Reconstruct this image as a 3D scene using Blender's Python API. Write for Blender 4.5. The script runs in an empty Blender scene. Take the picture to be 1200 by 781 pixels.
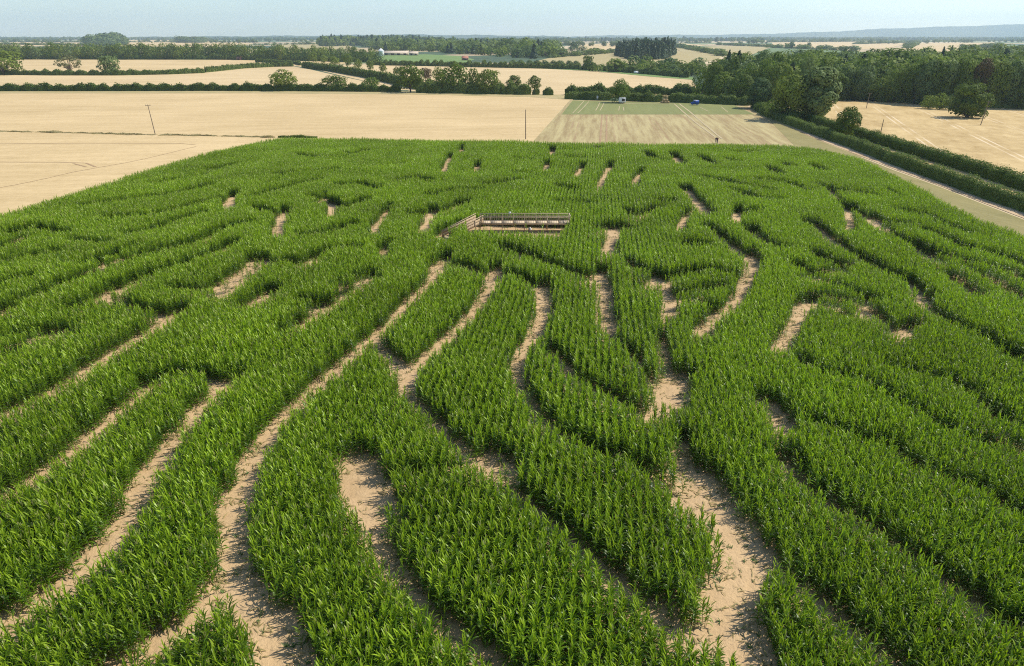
import bpy, bmesh, math, random
import numpy as np
from mathutils import Vector, Euler

rng = np.random.default_rng(7)
random.seed(7)
SC = bpy.context.scene
COL = SC.collection

# ------------------------------------------------------------------ camera
CAM_H, FPX, CU, CV, HORIZON = 25.0, 800.0, 600.0, 390.5, 44.0     # drone 25 m up, 24 mm lens
PITCH = math.atan((CV - HORIZON) / FPX)
cam_d = bpy.data.cameras.new('camera')
cam_d.sensor_width = 36.0
cam_d.lens = 24.0
cam_d.clip_end = 60000
cam_d.clip_start = 0.3
cam = bpy.data.objects.new('camera', cam_d)
COL.objects.link(cam)
cam.location = (0, 0, CAM_H)
cam.rotation_euler = (math.pi / 2 - PITCH, 0, 0)
SC.camera = cam

# ------------------------------------------------------------------ world, sun, exposure
SUN_AZ, SUN_EL = math.radians(72), math.radians(48)               # clockwise from straight ahead
W = bpy.data.worlds.new('World')
SC.world = W
W.use_nodes = True
wn = W.node_tree
bg = wn.nodes['Background']
sky = wn.nodes.new('ShaderNodeTexSky')
sky.sky_type = 'NISHITA'
sky.sun_disc = False
sky.sun_elevation = SUN_EL
sky.sun_rotation = SUN_AZ
sky.altitude = 60
sky.air_density = 1.0
sky.dust_density = 0.35
sky.ozone_density = 1.0
tint = wn.nodes.new('ShaderNodeMix'); tint.data_type = 'RGBA'; tint.blend_type = 'MULTIPLY'
tint.inputs[0].default_value = 1.0; tint.inputs[7].default_value = (.89, 1.0, 1.13, 1)
wn.links.new(sky.outputs[0], tint.inputs[6])
# thin wisps of high cloud
tc_ = wn.nodes.new('ShaderNodeTexCoord'); mp_ = wn.nodes.new('ShaderNodeMapping'); mp_.inputs['Scale'].default_value = (5, 5, 40)
cn_ = wn.nodes.new('ShaderNodeTexNoise'); cn_.inputs['Scale'].default_value = 1.0; cn_.inputs['Detail'].default_value = 6
cr_ = wn.nodes.new('ShaderNodeMapRange'); cr_.inputs[1].default_value = .52; cr_.inputs[2].default_value = .78; cr_.inputs[3].default_value = 0; cr_.inputs[4].default_value = .45
cl_ = wn.nodes.new('ShaderNodeMix'); cl_.data_type = 'RGBA'; cl_.inputs[7].default_value = (6.6, 6.9, 7.2, 1)
wn.links.new(tc_.outputs['Generated'], mp_.inputs[0]); wn.links.new(mp_.outputs[0], cn_.inputs['Vector']); wn.links.new(cn_.outputs[0], cr_.inputs[0])
wn.links.new(cr_.outputs[0], cl_.inputs[0]); wn.links.new(tint.outputs[2], cl_.inputs[6]); wn.links.new(cl_.outputs[2], bg.inputs[0])
bg.inputs[1].default_value = 0.125
sun_vec = Vector((math.sin(SUN_AZ) * math.cos(SUN_EL), math.cos(SUN_AZ) * math.cos(SUN_EL), math.sin(SUN_EL)))
sl = bpy.data.lights.new('sun', 'SUN')
sl.energy = 4.8
sl.angle = math.radians(0.53)
sl.color = (1.0, 0.95, 0.86)
sun = bpy.data.objects.new('sun', sl)
COL.objects.link(sun)
sun.rotation_euler = (-sun_vec).to_track_quat('-Z', 'Y').to_euler()
SC.view_settings.view_transform = 'Standard'
SC.view_settings.look = 'None'
SC.view_settings.exposure = 0.2
SC.view_settings.gamma = 1.0
SC.view_settings.use_curve_mapping = False
cy = SC.cycles
cy.max_bounces = 6
cy.diffuse_bounces = 3
cy.glossy_bounces = 2
cy.transmission_bounces = 4
cy.transparent_max_bounces = 4
cy.volume_bounces = 1
cy.caustics_reflective = False
cy.caustics_refractive = False
cy.use_denoising = False
cy.filter_width = 1.1
cy.sample_clamp_indirect = 4.0

# ------------------------------------------------------------------ terrain profile (depends on y only)
PY = np.array([-400, -60, 0, 30, 60, 100, 165, 240, 330, 430, 520, 620, 750, 900, 1200, 2000, 4000, 8000, 13000.])
PZ = np.array([1.0, .2, 0, -.1, -.25, -.5, -.9, -1.3, -1.7, -2.0, -2.0, -1.7, -1.2, -.7, 0.0, 1.0, 4.0, 9.0, 13.0])
_ys = [-400, -200, -100, -60, -30]
_y = -10.0
while _y < 13000:
    _ys.append(_y)
    _y += max(10.0, 0.09 * abs(_y))
_ys.append(13000.)
BY = np.array(_ys)
_m = np.gradient(PZ, PY)                                          # smooth hermite through the profile
def _herm(y):
    i = np.clip(np.searchsorted(PY, y) - 1, 0, len(PY) - 2)
    h = PY[i + 1] - PY[i]; t = (y - PY[i]) / h
    return ((2*t**3-3*t**2+1)*PZ[i] + (t**3-2*t**2+t)*h*_m[i] + (-2*t**3+3*t**2)*PZ[i+1] + (t**3-t**2)*h*_m[i+1])
BZ = _herm(BY)
def gz(y):
    return np.interp(y, BY, BZ)

CP, SP = math.cos(PITCH), math.sin(PITCH)
def P(u, v, h=0.0):
    """where the sight line through a point of the photograph meets the land (or a level h above it)"""
    dx = (u - CU) / FPX; up = (CV - v) / FPX
    dy = CP + up * SP; dz = -SP + up * CP
    lo, hi = 1.0, 12900.0
    f = lambda y: CAM_H + dz / dy * y - (float(gz(y)) + h)
    ys = np.concatenate([np.arange(2, 400, 2.0), np.geomspace(400, 12900, 400)])
    vals = CAM_H + dz / dy * ys - (gz(ys) + h)
    k = np.where(vals <= 0)[0]
    if len(k) == 0:
        y = 12900.0
    else:
        hi = ys[k[0]]; lo = ys[k[0] - 1] if k[0] else 0.5
        for _ in range(40):
            m = (lo + hi) / 2
            if f(m) > 0: lo = m
            else: hi = m
        y = hi
    return (dx / dy * y, y)
def PP(pts, h=0.0):
    return [P(u, v, h) for u, v in pts]
def depth(y):
    return y * CP + (CAM_H - float(gz(y))) * SP
def px2m(npx, y):
    return npx * depth(y) / FPX
def proj(x, y, z):
    dz = z - CAM_H
    d = y * CP - dz * SP
    return CU + FPX * x / d, CV - FPX * (y * SP + dz * CP) / d

# ------------------------------------------------------------------ helpers
def tag(o, label=None, cat=None, group=None, kind=None):
    if label: o['label'] = label
    if cat: o['category'] = cat
    if group: o['group'] = group
    if kind: o['kind'] = kind
    return o
def empty(name, loc=(0, 0, 0), rz=0.0):
    o = bpy.data.objects.new(name, None)
    o.empty_display_size = 0.2
    COL.objects.link(o)
    o.location = loc; o.rotation_euler = (0, 0, rz)
    return o
def mkobj(name, me, parent=None, loc=(0, 0, 0), rot=(0, 0, 0), scale=(1, 1, 1)):
    o = bpy.data.objects.new(name, me)
    COL.objects.link(o)
    o.location = loc; o.rotation_euler = rot; o.scale = scale
    if parent: o.parent = parent
    return o
def mesh_np(name, V, F, mats=(), matidx=None, smooth=False):
    """V (n,3); F list of arrays of equal-length faces"""
    me = bpy.data.meshes.new(name)
    V = np.asarray(V, dtype=np.float32)
    me.vertices.add(len(V)); me.vertices.foreach_set('co', V.ravel())
    Fs = [np.asarray(f, dtype=np.int32) for f in (F if isinstance(F, list) else [F]) if len(f)]
    loops = np.concatenate([f.ravel() for f in Fs])
    sizes = np.concatenate([np.full(len(f), f.shape[1], dtype=np.int32) for f in Fs])
    starts = np.concatenate([[0], np.cumsum(sizes)[:-1]]).astype(np.int32)
    me.loops.add(len(loops)); me.loops.foreach_set('vertex_index', loops)
    me.polygons.add(len(sizes)); me.polygons.foreach_set('loop_start', starts)
    me.polygons.foreach_set('loop_total', sizes)
    for m in mats: me.materials.append(m)
    if matidx is not None: me.polygons.foreach_set('material_index', np.asarray(matidx, dtype=np.int32))
    if smooth: me.polygons.foreach_set('use_smooth', np.ones(len(sizes), dtype=bool))
    me.update(calc_edges=True)
    me.validate()
    return me
def box_vf(cx, cy_, cz, sx, sy, sz):
    v = np.array([(x, y, z) for z in (-.5, .5) for y in (-.5, .5) for x in (-.5, .5)]) * (sx, sy, sz) + (cx, cy_, cz)
    f = np.array([(0, 2, 3, 1), (4, 5, 7, 6), (0, 1, 5, 4), (2, 6, 7, 3), (0, 4, 6, 2), (1, 3, 7, 5)])
    return v, f
class MB:
    def __init__(s): s.v = []; s.f = {}; s.n = 0; s.mi = {}
    def add(s, v, f, mi=0):
        f = np.asarray(f) + s.n
        k = f.shape[1]
        s.f.setdefault(k, []).append(f); s.mi.setdefault(k, []).append(np.full(len(f), mi))
        s.v.append(np.asarray(v, dtype=float)); s.n += len(v)
        return s
    def box(s, *a, mi=0): return s.add(*box_vf(*a), mi=mi)
    def bar(s, a, b, w, h, mi=0):
        """square bar from a to b"""
        a = Vector(a); b = Vector(b); d = (b - a); L = d.length; d.normalize()
        up = Vector((0, 0, 1)) if abs(d.z) < .95 else Vector((0, 1, 0))
        x = d.cross(up).normalized(); z = x.cross(d)
        v = [tuple(p + x * i * w / 2 + z * j * h / 2) for p in (a, b) for i, j in ((-1, -1), (1, -1), (1, 1), (-1, 1))]
        f = [(0, 3, 2, 1), (4, 5, 6, 7), (0, 1, 5, 4), (1, 2, 6, 5), (2, 3, 7, 6), (3, 0, 4, 7)]
        return s.add(v, f, mi)
    def tube(s, pts, rad, n=6, mi=0):
        pts = np.asarray(pts, float); m = len(pts)
        V = []
        for i in range(m):
            d = pts[min(i + 1, m - 1)] - pts[max(i - 1, 0)]
            d /= np.linalg.norm(d) + 1e-9
            a = np.cross(d, (0, 0, 1) if abs(d[2]) < .9 else (1, 0, 0)); a /= np.linalg.norm(a)
            b = np.cross(d, a)
            t = np.arange(n) * 2 * np.pi / n
            V.append(pts[i] + rad[i] * (np.cos(t)[:, None] * a + np.sin(t)[:, None] * b))
        F = [(i * n + k, i * n + (k + 1) % n, (i + 1) * n + (k + 1) % n, (i + 1) * n + k) for i in range(m - 1) for k in range(n)]
        return s.add(np.concatenate(V), F, mi)
    def mesh(s, name, mats, smooth=False):
        F = []; M = []
        for k in s.f:
            F.append(np.concatenate(s.f[k])); M.append(np.concatenate(s.mi[k]))
        return mesh_np(name, np.concatenate(s.v), F, mats, np.concatenate(M), smooth)
    def build(s, name, mats, parent=None, **k):
        return mkobj(name, s.mesh(name, mats if isinstance(mats, (list, tuple)) else [mats]), parent, **k)

# ------------------------------------------------------------------ materials
def nodes(name):
    m = bpy.data.materials.new(name); m.use_nodes = True
    nt = m.node_tree; b = nt.nodes['Principled BSDF']
    return m, nt, b
def ramp(nt, fac, stops):
    r = nt.nodes.new('ShaderNodeValToRGB')
    while len(r.color_ramp.elements) < len(stops): r.color_ramp.elements.new(0.5)
    for e, (p, c) in zip(r.color_ramp.elements, stops):
        e.position = p; e.color = (*c, 1)
    nt.links.new(fac, r.inputs[0])
    return r.outputs[0]
def mixc(nt, fac, a, b, mode='MIX'):
    m = nt.nodes.new('ShaderNodeMix'); m.data_type = 'RGBA'; m.blend_type = mode
    for k, s in ((0, fac), (6, a), (7, b)):
        if hasattr(s, 'is_output'): nt.links.new(s, m.inputs[k])
        elif k == 0: m.inputs[0].default_value = s
        else: m.inputs[k].default_value = (*s, 1)
    return m.outputs[2]
def noise(nt, scale, detail=4, rough=.55, vec=None):
    n = nt.nodes.new('ShaderNodeTexNoise')
    n.inputs['Scale'].default_value = scale; n.inputs['Detail'].default_value = detail; n.inputs['Roughness'].default_value = rough
    if vec is None:
        t = nt.nodes.new('ShaderNodeTexCoord'); vec = t.outputs['Object']
    nt.links.new(vec, n.inputs['Vector'])
    return n.outputs[0]
def mapped(nt, rot=0.0, scale=(1, 1, 1)):
    t = nt.nodes.new('ShaderNodeTexCoord'); prev = t.outputs['Object']
    for r_, s_ in ((rot, (1, 1, 1)), (0.0, scale)):
        mp = nt.nodes.new('ShaderNodeMapping')
        mp.inputs['Rotation'].default_value = (0, 0, r_); mp.inputs['Scale'].default_value = s_
        nt.links.new(prev, mp.inputs[0]); prev = mp.outputs[0]
    return prev
def bump(nt, b, h, strength, dist):
    n = nt.nodes.new('ShaderNodeBump'); n.inputs['Strength'].default_value = strength; n.inputs['Distance'].default_value = dist
    nt.links.new(h, n.inputs['Height']); nt.links.new(n.outputs[0], b.inputs['Normal'])
def math_n(nt, op, a, b=None):
    m = nt.nodes.new('ShaderNodeMath'); m.operation = op
    for k, s in ((0, a), (1, b)):
        if s is None: continue
        if hasattr(s, 'is_output'): nt.links.new(s, m.inputs[k])
        else: m.inputs[k].default_value = s
    return m.outputs[0]

def mat_plain(name, col, rough=.7, var=.15, scale=4.0, metal=0):
    m, nt, b = nodes(name)
    n = noise(nt, scale)
    c = ramp(nt, n, [(.3, tuple(x * (1 - var) for x in col)), (.7, tuple(min(1, x * (1 + var)) for x in col))])
    nt.links.new(c, b.inputs['Base Color'])
    b.inputs['Roughness'].default_value = rough; b.inputs['Metallic'].default_value = metal
    return m
def mat_soil():
    m, nt, b = nodes('sandy_soil')
    big = noise(nt, .12, 3); mid = noise(nt, .9, 5, .6); fine = noise(nt, 7, 5, .7)
    c1 = ramp(nt, big, [(.3, (.43, .28, .135)), (.7, (.55, .37, .19))])
    c2 = mixc(nt, math_n(nt, 'MULTIPLY', ramp(nt, mid, [(.35, (0, 0, 0)), (.7, (1, 1, 1))]), .45), c1, (.60, .42, .23))
    c3 = mixc(nt, math_n(nt, 'MULTIPLY', ramp(nt, fine, [(.30, (1, 1, 1)), (.46, (0, 0, 0))]), .55), c2, (.30, .185, .10))
    nt.links.new(c3, b.inputs['Base Color']); b.inputs['Roughness'].default_value = .95
    hh = mixc(nt, .16, mid, fine)
    bump(nt, b, hh, .8, .3)
    return m
def mat_crop(name, ca, cb, rot, stripe=.0, stripe_w=3.0, patch=.02, grain=1.2, bumpd=.12, line=None, line_w=24., line_c=(.5, .35, .2), lohi=(.32, .66), along=.06):
    """ripe or cut crop: patchy tone, drill rows, fine grain"""
    m, nt, b = nodes(name)
    pn = noise(nt, patch, 5, .6)
    gn = noise(nt, grain, 4, .75)
    v = mapped(nt, rot, (1, along, 1))
    rows = noise(nt, 1.0 / stripe_w, 3, .7, v)
    f = mixc(nt, .45, pn, gn)
    if stripe: f = mixc(nt, stripe, f, rows)
    c = ramp(nt, f, [(lohi[0], ca), (lohi[1], cb)])
    if line:
        v2 = mapped(nt, rot, (1.0 / line_w, 1, 1))
        sx = nt.nodes.new('ShaderNodeSeparateXYZ'); nt.links.new(v2, sx.inputs[0])
        fr = math_n(nt, 'FRACT', sx.outputs[0])
        d = math_n(nt, 'ABSOLUTE', math_n(nt, 'SUBTRACT', fr, .5))
        d2 = math_n(nt, 'ABSOLUTE', math_n(nt, 'SUBTRACT', d, .9 / line_w))
        l = math_n(nt, 'LESS_THAN', d2, .28 / line_w)
        l = math_n(nt, 'MULTIPLY', l, math_n(nt, 'MULTIPLY', ramp(nt, noise(nt, .05, 4), [(.38, (0, 0, 0)), (.6, (1, 1, 1))]), line))
        c = mixc(nt, l, c, line_c)
    nt.links.new(c, b.inputs['Base Color']); b.inputs['Roughness'].default_value = .9
    b.inputs['Specular IOR Level'].default_value = .2
    bump(nt, b, gn, .6, bumpd)
    return m
def mat_leaf(name, ca, cb, trans=.28, tcol=None, rough=.5, young=None, spec=.4, posvar=0.0):
    m, nt, b = nodes(name)
    oi = nt.nodes.new('ShaderNodeObjectInfo'); ge = nt.nodes.new('ShaderNodeNewGeometry')
    f = mixc(nt, .25, oi.outputs['Random'], ge.outputs['Random Per Island'])
    c = ramp(nt, f, [(.22, ca), (.78, cb)])
    if young:
        at = nt.nodes.new('ShaderNodeAttribute'); at.attribute_name = 'young'
        c = mixc(nt, at.outputs['Fac'], c, young)
    if posvar:
        t = nt.nodes.new('ShaderNodeTexCoord')
        g = nt.nodes.new('ShaderNodeNewGeometry')
        pn = noise(nt, posvar, 3, .6, g.outputs['Position'])
        h = nt.nodes.new('ShaderNodeHueSaturation')
        nt.links.new(c, h.inputs['Color'])
        mr = nt.nodes.new('ShaderNodeMapRange'); mr.inputs[1].default_value = .3; mr.inputs[2].default_value = .7
        mr.inputs[3].default_value = .74; mr.inputs[4].default_value = 1.24
        nt.links.new(pn, mr.inputs[0]); nt.links.new(mr.outputs[0], h.inputs['Value'])
        c = h.outputs[0]
    nt.links.new(c, b.inputs['Base Color']); b.inputs['Roughness'].default_value = rough
    b.inputs['Specular IOR Level'].default_value = spec
    tr = nt.nodes.new('ShaderNodeBsdfTranslucent')
    if tcol: tc = mixc(nt, .6, c, tcol)
    else: tc = c
    nt.links.new(tc, tr.inputs[0])
    mx = nt.nodes.new('ShaderNodeMixShader'); mx.inputs[0].default_value = trans
    nt.links.new(b.outputs[0], mx.inputs[1]); nt.links.new(tr.outputs[0], mx.inputs[2])
    nt.links.new(mx.outputs[0], nt.nodes['Material Output'].inputs[0])
    return m
def mat_far():
    """land too far away to tell its fields apart"""
    m, nt, b = nodes('far_farmland')
    v = mapped(nt, .25, (1 / 420., 1 / 700., 1))
    vo = nt.nodes.new('ShaderNodeTexVoronoi'); vo.inputs['Scale'].default_value = 1.0; vo.inputs['Randomness'].default_value = .85
    nt.links.new(v, vo.inputs['Vector'])
    sx = nt.nodes.new('ShaderNodeSeparateColor'); nt.links.new(vo.outputs['Color'], sx.inputs[0])
    r = nt.nodes.new('ShaderNodeValToRGB'); r.color_ramp.interpolation = 'CONSTANT'
    st = [(0, (.48, .36, .19)), (.24, (.12, .17, .05)), (.38, (.55, .42, .24)), (.54, (.05, .085, .03)), (.86, (.40, .30, .16)), (.93, (.12, .16, .05))]
    while len(r.color_ramp.elements) < len(st): r.color_ramp.elements.new(.5)
    for e, (p, c) in zip(r.color_ramp.elements, st): e.position = p; e.color = (*c, 1)
    nt.links.new(sx.outputs[0], r.inputs[0])
    n = noise(nt, .02, 4)
    c = mixc(nt, .25, r.outputs[0], ramp(nt, n, [(.3, (.1, .1, .1)), (.7, (.9, .9, .9))]), 'OVERLAY')
    nt.links.new(c, b.inputs['Base Color']); b.inputs['Roughness'].default_value = .95
    return m

M = {}
ROWA = .117
M['soil'] = mat_soil()
M['far'] = mat_far()
M['wheat'] = mat_crop('ripe_wheat', (.47, .335, .155), (.66, .485, .25), 1.42, .3, 3.5, .02, .7, lohi=(.38, .62), line=.3, line_w=24, line_c=(.36, .24, .11))
M['wheat2'] = mat_crop('pale_wheat', (.49, .355, .175), (.67, .50, .27), 1.45, .4, 4.0, .012, .5, lohi=(.38, .62), line=.3, line_w=24, line_c=(.38, .26, .13))
M['stubble'] = mat_crop('cut_stubble', (.40, .27, .105), (.60, .435, .20), .35, .35, 3.5, .035, .35, lohi=(.40, .60), along=.25, line=.8, line_w=16, line_c=(.70, .55, .35))
M['drilled'] = mat_crop('drilled_field', (.31, .225, .10), (.46, .375, .175), ROWA, .7, 1.7, .018, .6, lohi=(.40, .60), line=.5, line_w=13, line_c=(.33, .20, .11))
M['cover'] = mat_crop('young_green_crop', (.16, .175, .055), (.25, .25, .085), ROWA, .35, 2.2, .03, .6)
M['grass'] = mat_crop('dry_grass', (.20, .175, .06), (.33, .275, .11), -.3, .4, 1.2, .12, 1.5)
M['margin'] = mat_crop('field_margin', (.30, .26, .10), (.50, .38, .19), 0, .3, 1.2, .08, 1.0)
M['pasture'] = mat_crop('green_pasture', (.12, .20, .05), (.20, .27, .08), 0, .2, 3, .02, .5)
M['track'] = mat_crop('bare_track', (.44, .30, .17), (.60, .44, .26), 0, .2, 2, .1, 1.2)
M['tram'] = mat_crop('tramline_soil', (.30, .19, .10), (.42, .28, .15), 0, .2, 2, .2, 1.2)
M['tramlight'] = mat_crop('worn_tramline', (.40, .32, .17), (.52, .41, .24), 0, .2, 2, .2, 1.2)
M['maize'] = mat_leaf('maize_leaf', (.018, .064, .003), (.112, .215, .008), .36, (.36, .56, .010), .40, young=(.37, .50, .022), spec=.32, posvar=.07)
M['drymaize'] = mat_leaf('dry_maize_leaf', (.30, .25, .09), (.42, .34, .15), .3, None, .6)
M['weedgreen'] = mat_leaf('path_weed', (.06, .12, .02), (.12, .2, .04), .3, None, .6)
M['tassel'] = mat_plain('maize_tassel', (.26, .25, .08), .7)
M['stalk'] = mat_plain('maize_stalk', (.10, .16, .035), .5)
M['oak'] = mat_leaf('oak_foliage', (.095, .140, .018), (.21, .262, .042), .35, (.12, .19, .02), .7, posvar=.5, spec=.15)
M['lime'] = mat_leaf('bright_foliage', (.105, .160, .020), (.21, .265, .042), .35, (.16, .25, .03), .7, posvar=.5, spec=.15)
M['blue'] = mat_leaf('grey_green_foliage', (.095, .15, .045), (.19, .25, .08), .35, (.12, .18, .05), .7, posvar=.5, spec=.15)
M['brown'] = mat_leaf('bronze_foliage', (.075, .058, .024), (.13, .09, .038), .25, (.2, .14, .04), .7, posvar=.5, spec=.15)
M['pale'] = mat_leaf('pale_sparse_foliage', (.16, .17, .06), (.25, .24, .10), .3, (.3, .3, .1), .6)
M['conifer'] = mat_leaf('conifer_foliage', (.050, .088, .028), (.088, .135, .045), .25, None, .6, posvar=.3)
M['hedge'] = mat_leaf('hedge_foliage', (.10, .155, .026), (.18, .235, .055), .35, (.14, .2, .03), .7, posvar=.35, spec=.15)
M['weed'] = mat_leaf('weed_foliage', (.30, .26, .10), (.48, .38, .17), .3, None, .7, posvar=.3)
M['bark'] = mat_plain('bark', (.085, .065, .045), .9, .3, 3)
M['wood'] = mat_plain('weathered_timber', (.40, .29, .17), .8, .35, 6)
M['deck'] = mat_plain('sunbleached_deck', (.55, .43, .28), .8, .2, 8)
M['pole'] = mat_plain('grey_pole_wood', (.20, .15, .105), .85, .25, 5)
M['white'] = mat_plain('white_paint', (.78, .78, .76), .5, .05)
M['dark'] = mat_plain('dark_opening', (.025, .025, .03), .6, .2)
M['bluep'] = mat_plain('blue_paint', (.03, .10, .42), .45, .1)
M['straw'] = mat_plain('straw_bale', (.42, .29, .14), .95, .25, 3)
M['barn'] = mat_plain('barn_sheeting', (.55, .44, .32), .7, .1, .4)
M['brick'] = mat_plain('brick_wall', (.34, .17, .11), .85, .15, 1)
M['tile'] = mat_plain('roof_tile', (.36, .15, .09), .8, .2, 1)
M['rubber'] = mat_plain('tyre_rubber', (.03, .03, .03), .8, .1)
M['glass'] = mat_plain('dark_glass', (.04, .05, .06), .15, .1)
M['hill'] = mat_crop('wooded_hill', (.035, .055, .022), (.085, .11, .045), 0, .0, 3, .0016, .012, 2.0)

# ------------------------------------------------------------------ land: one sheet plus draped fields
def strip_cols():
    return np.array([-14000, -8000, -4000, -2000, -1000, -500, -200, 0, 200, 500, 1000, 2000, 4000, 8000, 14000.])
xs = strip_cols()
gv = np.array([(x, y, z) for y, z in zip(BY, BZ) for x in xs])
nx = len(xs)
gf = np.array([(j * nx + i, j * nx + i + 1, (j + 1) * nx + i + 1, (j + 1) * nx + i) for j in range(len(BY) - 1) for i in range(nx - 1)])
o = mkobj('ground', mesh_np('ground', gv, gf, [M['far']], smooth=True))
tag(o, 'patchwork farmland reaching to the hazy horizon', 'ground', kind='structure')

def field(name, pts, mat, off, label, cat='field', kind='structure', world=False):
    pts = pts if world else PP(pts)
    bm = bmesh.new()
    vs = [bm.verts.new((x, y, 0)) for x, y in pts]
    f = bm.faces.new(vs)
    bmesh.ops.triangulate(bm, faces=[f])
    ys = [p[1] for p in pts]
    for y in BY[(BY > min(ys)) & (BY < max(ys))]:
        bmesh.ops.bisect_plane(bm, geom=bm.verts[:] + bm.edges[:] + bm.faces[:], plane_co=(0, y, 0), plane_no=(0, 1, 0), dist=1e-4)
    for v in bm.verts: v.co.z = float(gz(v.co.y)) + off
    bmesh.ops.recalc_face_normals(bm, faces=bm.faces[:])
    for f in bm.faces:
        if f.normal.z < 0: f.normal_flip()
    me = bpy.data.meshes.new(name); bm.to_mesh(me); bm.free()
    me.materials.append(mat)
    o = mkobj(name, me)
    return tag(o, label, cat, kind=kind)
def ribbon(pts, w):
    """closed outline of a strip of width w along a polyline"""
    pts = np.asarray(pts, float)
    d = np.gradient(pts, axis=0); d /= np.linalg.norm(d, axis=1)[:, None]
    n = np.stack([-d[:, 1], d[:, 0]], 1)
    w = np.broadcast_to(np.asarray(w, float), (len(pts),))[:, None]
    return [tuple(p) for p in pts + n * w / 2] + [tuple(p) for p in (pts - n * w / 2)[::-1]]
def resample(pts, step):
    pts = np.asarray(pts, float)
    s = np.concatenate([[0], np.cumsum(np.linalg.norm(np.diff(pts, axis=0), axis=1))])
    t = np.linspace(0, s[-1], max(2, int(s[-1] / step) + 1))
    return np.stack([np.interp(t, s, pts[:, k]) for k in range(2)], 1)

CORN_H = 1.9
edge_top = [(-160, 296), (0, 250), (100, 221), (200, 190), (300, 166), (335, 161), (480, 163), (700, 167), (900, 169.5),
            (950, 172.5), (1000, 182.5), (1050, 205), (1100, 232), (1150, 257), (1200, 275), (1330, 322)]
corn_poly = PP(edge_top, CORN_H) + [(22, 14), (-22, 14)]
corn_poly = np.array(corn_poly)
far_left = P(-700, 163)
soil = np.array([(-95, 30)] + [tuple(p) for p in corn_poly[1:-2]] + [(95, 30), (60, -20), (-60, -20)])
c0 = soil.mean(0)

# order of sheets: each about 2 cm (near) to 20 cm (far) above the one below
field('wheat_field', [(-260, 109), (-260, 420), (60, 420), (345, 172), (640, 172), (672, 116.5), (600, 112), (480, 110), (300, 109)], M['wheat'], .02,
      'ripe pale wheat field left of the maize, up to the first hedge')
field('drilled_field', [(614, 178), (668, 117.5), (885, 122.5), (906, 138), (950, 160), (1010, 184), (960, 190)], M['drilled'], .03,
      'tan drilled field with fine seed rows behind the maize')
field('green_crop_strip', [(658, 134.5), (671, 118.2), (760, 120.2), (858, 122.5), (884, 134.5)], M['cover'], .05,
      'green strip of young crop in front of the double hedge')
field('grass_verge', [(905, 140), (950, 161.5), (1000, 181), (1050, 201), (1100, 219), (1150, 239), (1200, 258), (1400, 330),
                      (1500, 420), (1150, 300), (1010, 205), (940, 180), (890, 130)], M['grass'], .045, 'dry grass verge between the maize and the hedge', 'verge')
field('farm_track', [(880, 122), (912, 136), (950, 157), (1000, 177), (1050, 197), (1100, 214), (1150, 234), (1200, 252), (1400, 322),
                     (1400, 327), (1200, 256.5), (1150, 237.4), (1100, 217.6), (1050, 199.6), (1000, 180), (950, 160.4), (908, 139.6), (876, 126)], M['track'], .065,
      'bare sandy track along the foot of the hedge', 'track')
field('stubble_field', [(940, 145), (968, 117), (1010, 117), (1060, 121), (1110, 125), (1420, 128), (1500, 330), (1200, 240), (1000, 172)], M['stubble'], .03,
      'golden cut stubble field right of the double hedge')
field('soil_of_the_maze', [tuple(p) for p in soil], M['soil'], .075, 'sandy bare soil of the maze paths', 'soil', world=True)

field('wheat_field', [(-260, 84), (0, 86.5), (240, 85.5), (285, 80), (340, 77.5), (356, 80), (478, 106), (300, 106.5), (-260, 106.5)], M['wheat2'], .04,
      'pale wheat field between the two left-hand hedges')
field('field_margin', [(-260, 106), (300, 106), (480, 107.5), (620, 110.6), (664, 111.6), (664, 117), (620, 114), (480, 111), (300, 109.6), (-260, 109.6)], M['margin'], .06,
      'rough grass margin under the long hedge', 'margin')
field('wheat_field', [(-260, 70), (0, 70), (330, 70.5), (420, 74), (352, 78.5), (338, 76.5), (285, 79), (240, 84), (0, 86), (-260, 83)], M['wheat'], .05,
      'ripe wheat field below the left tree belt')
field('wheat_field', [(356, 78.5), (440, 75.5), (600, 79), (700, 82), (810, 93), (816, 101), (816, 112), (664, 113), (640, 112.4), (560, 110), (482, 107)], M['wheat2'], .04,
      'wide pale wheat field behind the hedgerow trees')
field('grass_verge', [(560, 78.2), (640, 79.4), (700, 81.4), (760, 86), (812, 91), (812, 94), (760, 90), (700, 84), (640, 81)], M['pasture'], .12,
      'green grass verge along the far side of the wide wheat field', 'verge')
field('grass_field', [(436, 64.6), (500, 64), (540, 66), (556, 70), (545, 74), (440, 74)], M['pasture'], .12, 'bright green field below the long barn')
field('hill_field', [(625, 73), (645, 68), (700, 62), (760, 59), (850, 62), (842, 70), (800, 78), (700, 76)], M['margin'], .2, 'brown grass field around the conifer wood')
field('hill_field', [(664, 58), (676, 52.5), (740, 50), (800, 51), (830, 54), (760, 56), (700, 59.5)], M['wheat'], .3, 'pale stubble field above the conifer wood')
field('hill_field', [(790, 56.5), (850, 54), (905, 55), (880, 65), (850, 66), (800, 62)], M['margin'], .25, 'grass slope right of the conifer wood')
field('far_field', [(905, 49.5), (1050, 48.2), (1062, 52), (1040, 57), (985, 59), (905, 55)], M['wheat2'], .35, 'pale field beyond the wood on the right')
field('far_field', [(1055, 57.5), (1075, 51), (1165, 50), (1172, 54), (1110, 62)], M['wheat'], .35, 'pale field over the wood near the right edge')
field('far_field', [(0, 50), (190, 50.5), (100, 54.6), (0, 54.6)], M['wheat2'], .3, 'pale field above the left tree belt')
field('far_field', [(140, 47.5), (230, 47.2), (300, 51.5), (255, 56), (140, 55)], M['wheat'], .32, 'pale field right of the domed copse')
field('far_field', [(320, 52), (400, 51.8), (428, 58), (350, 60)], M['margin'], .32, 'brown field right of the left tree belt')

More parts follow.
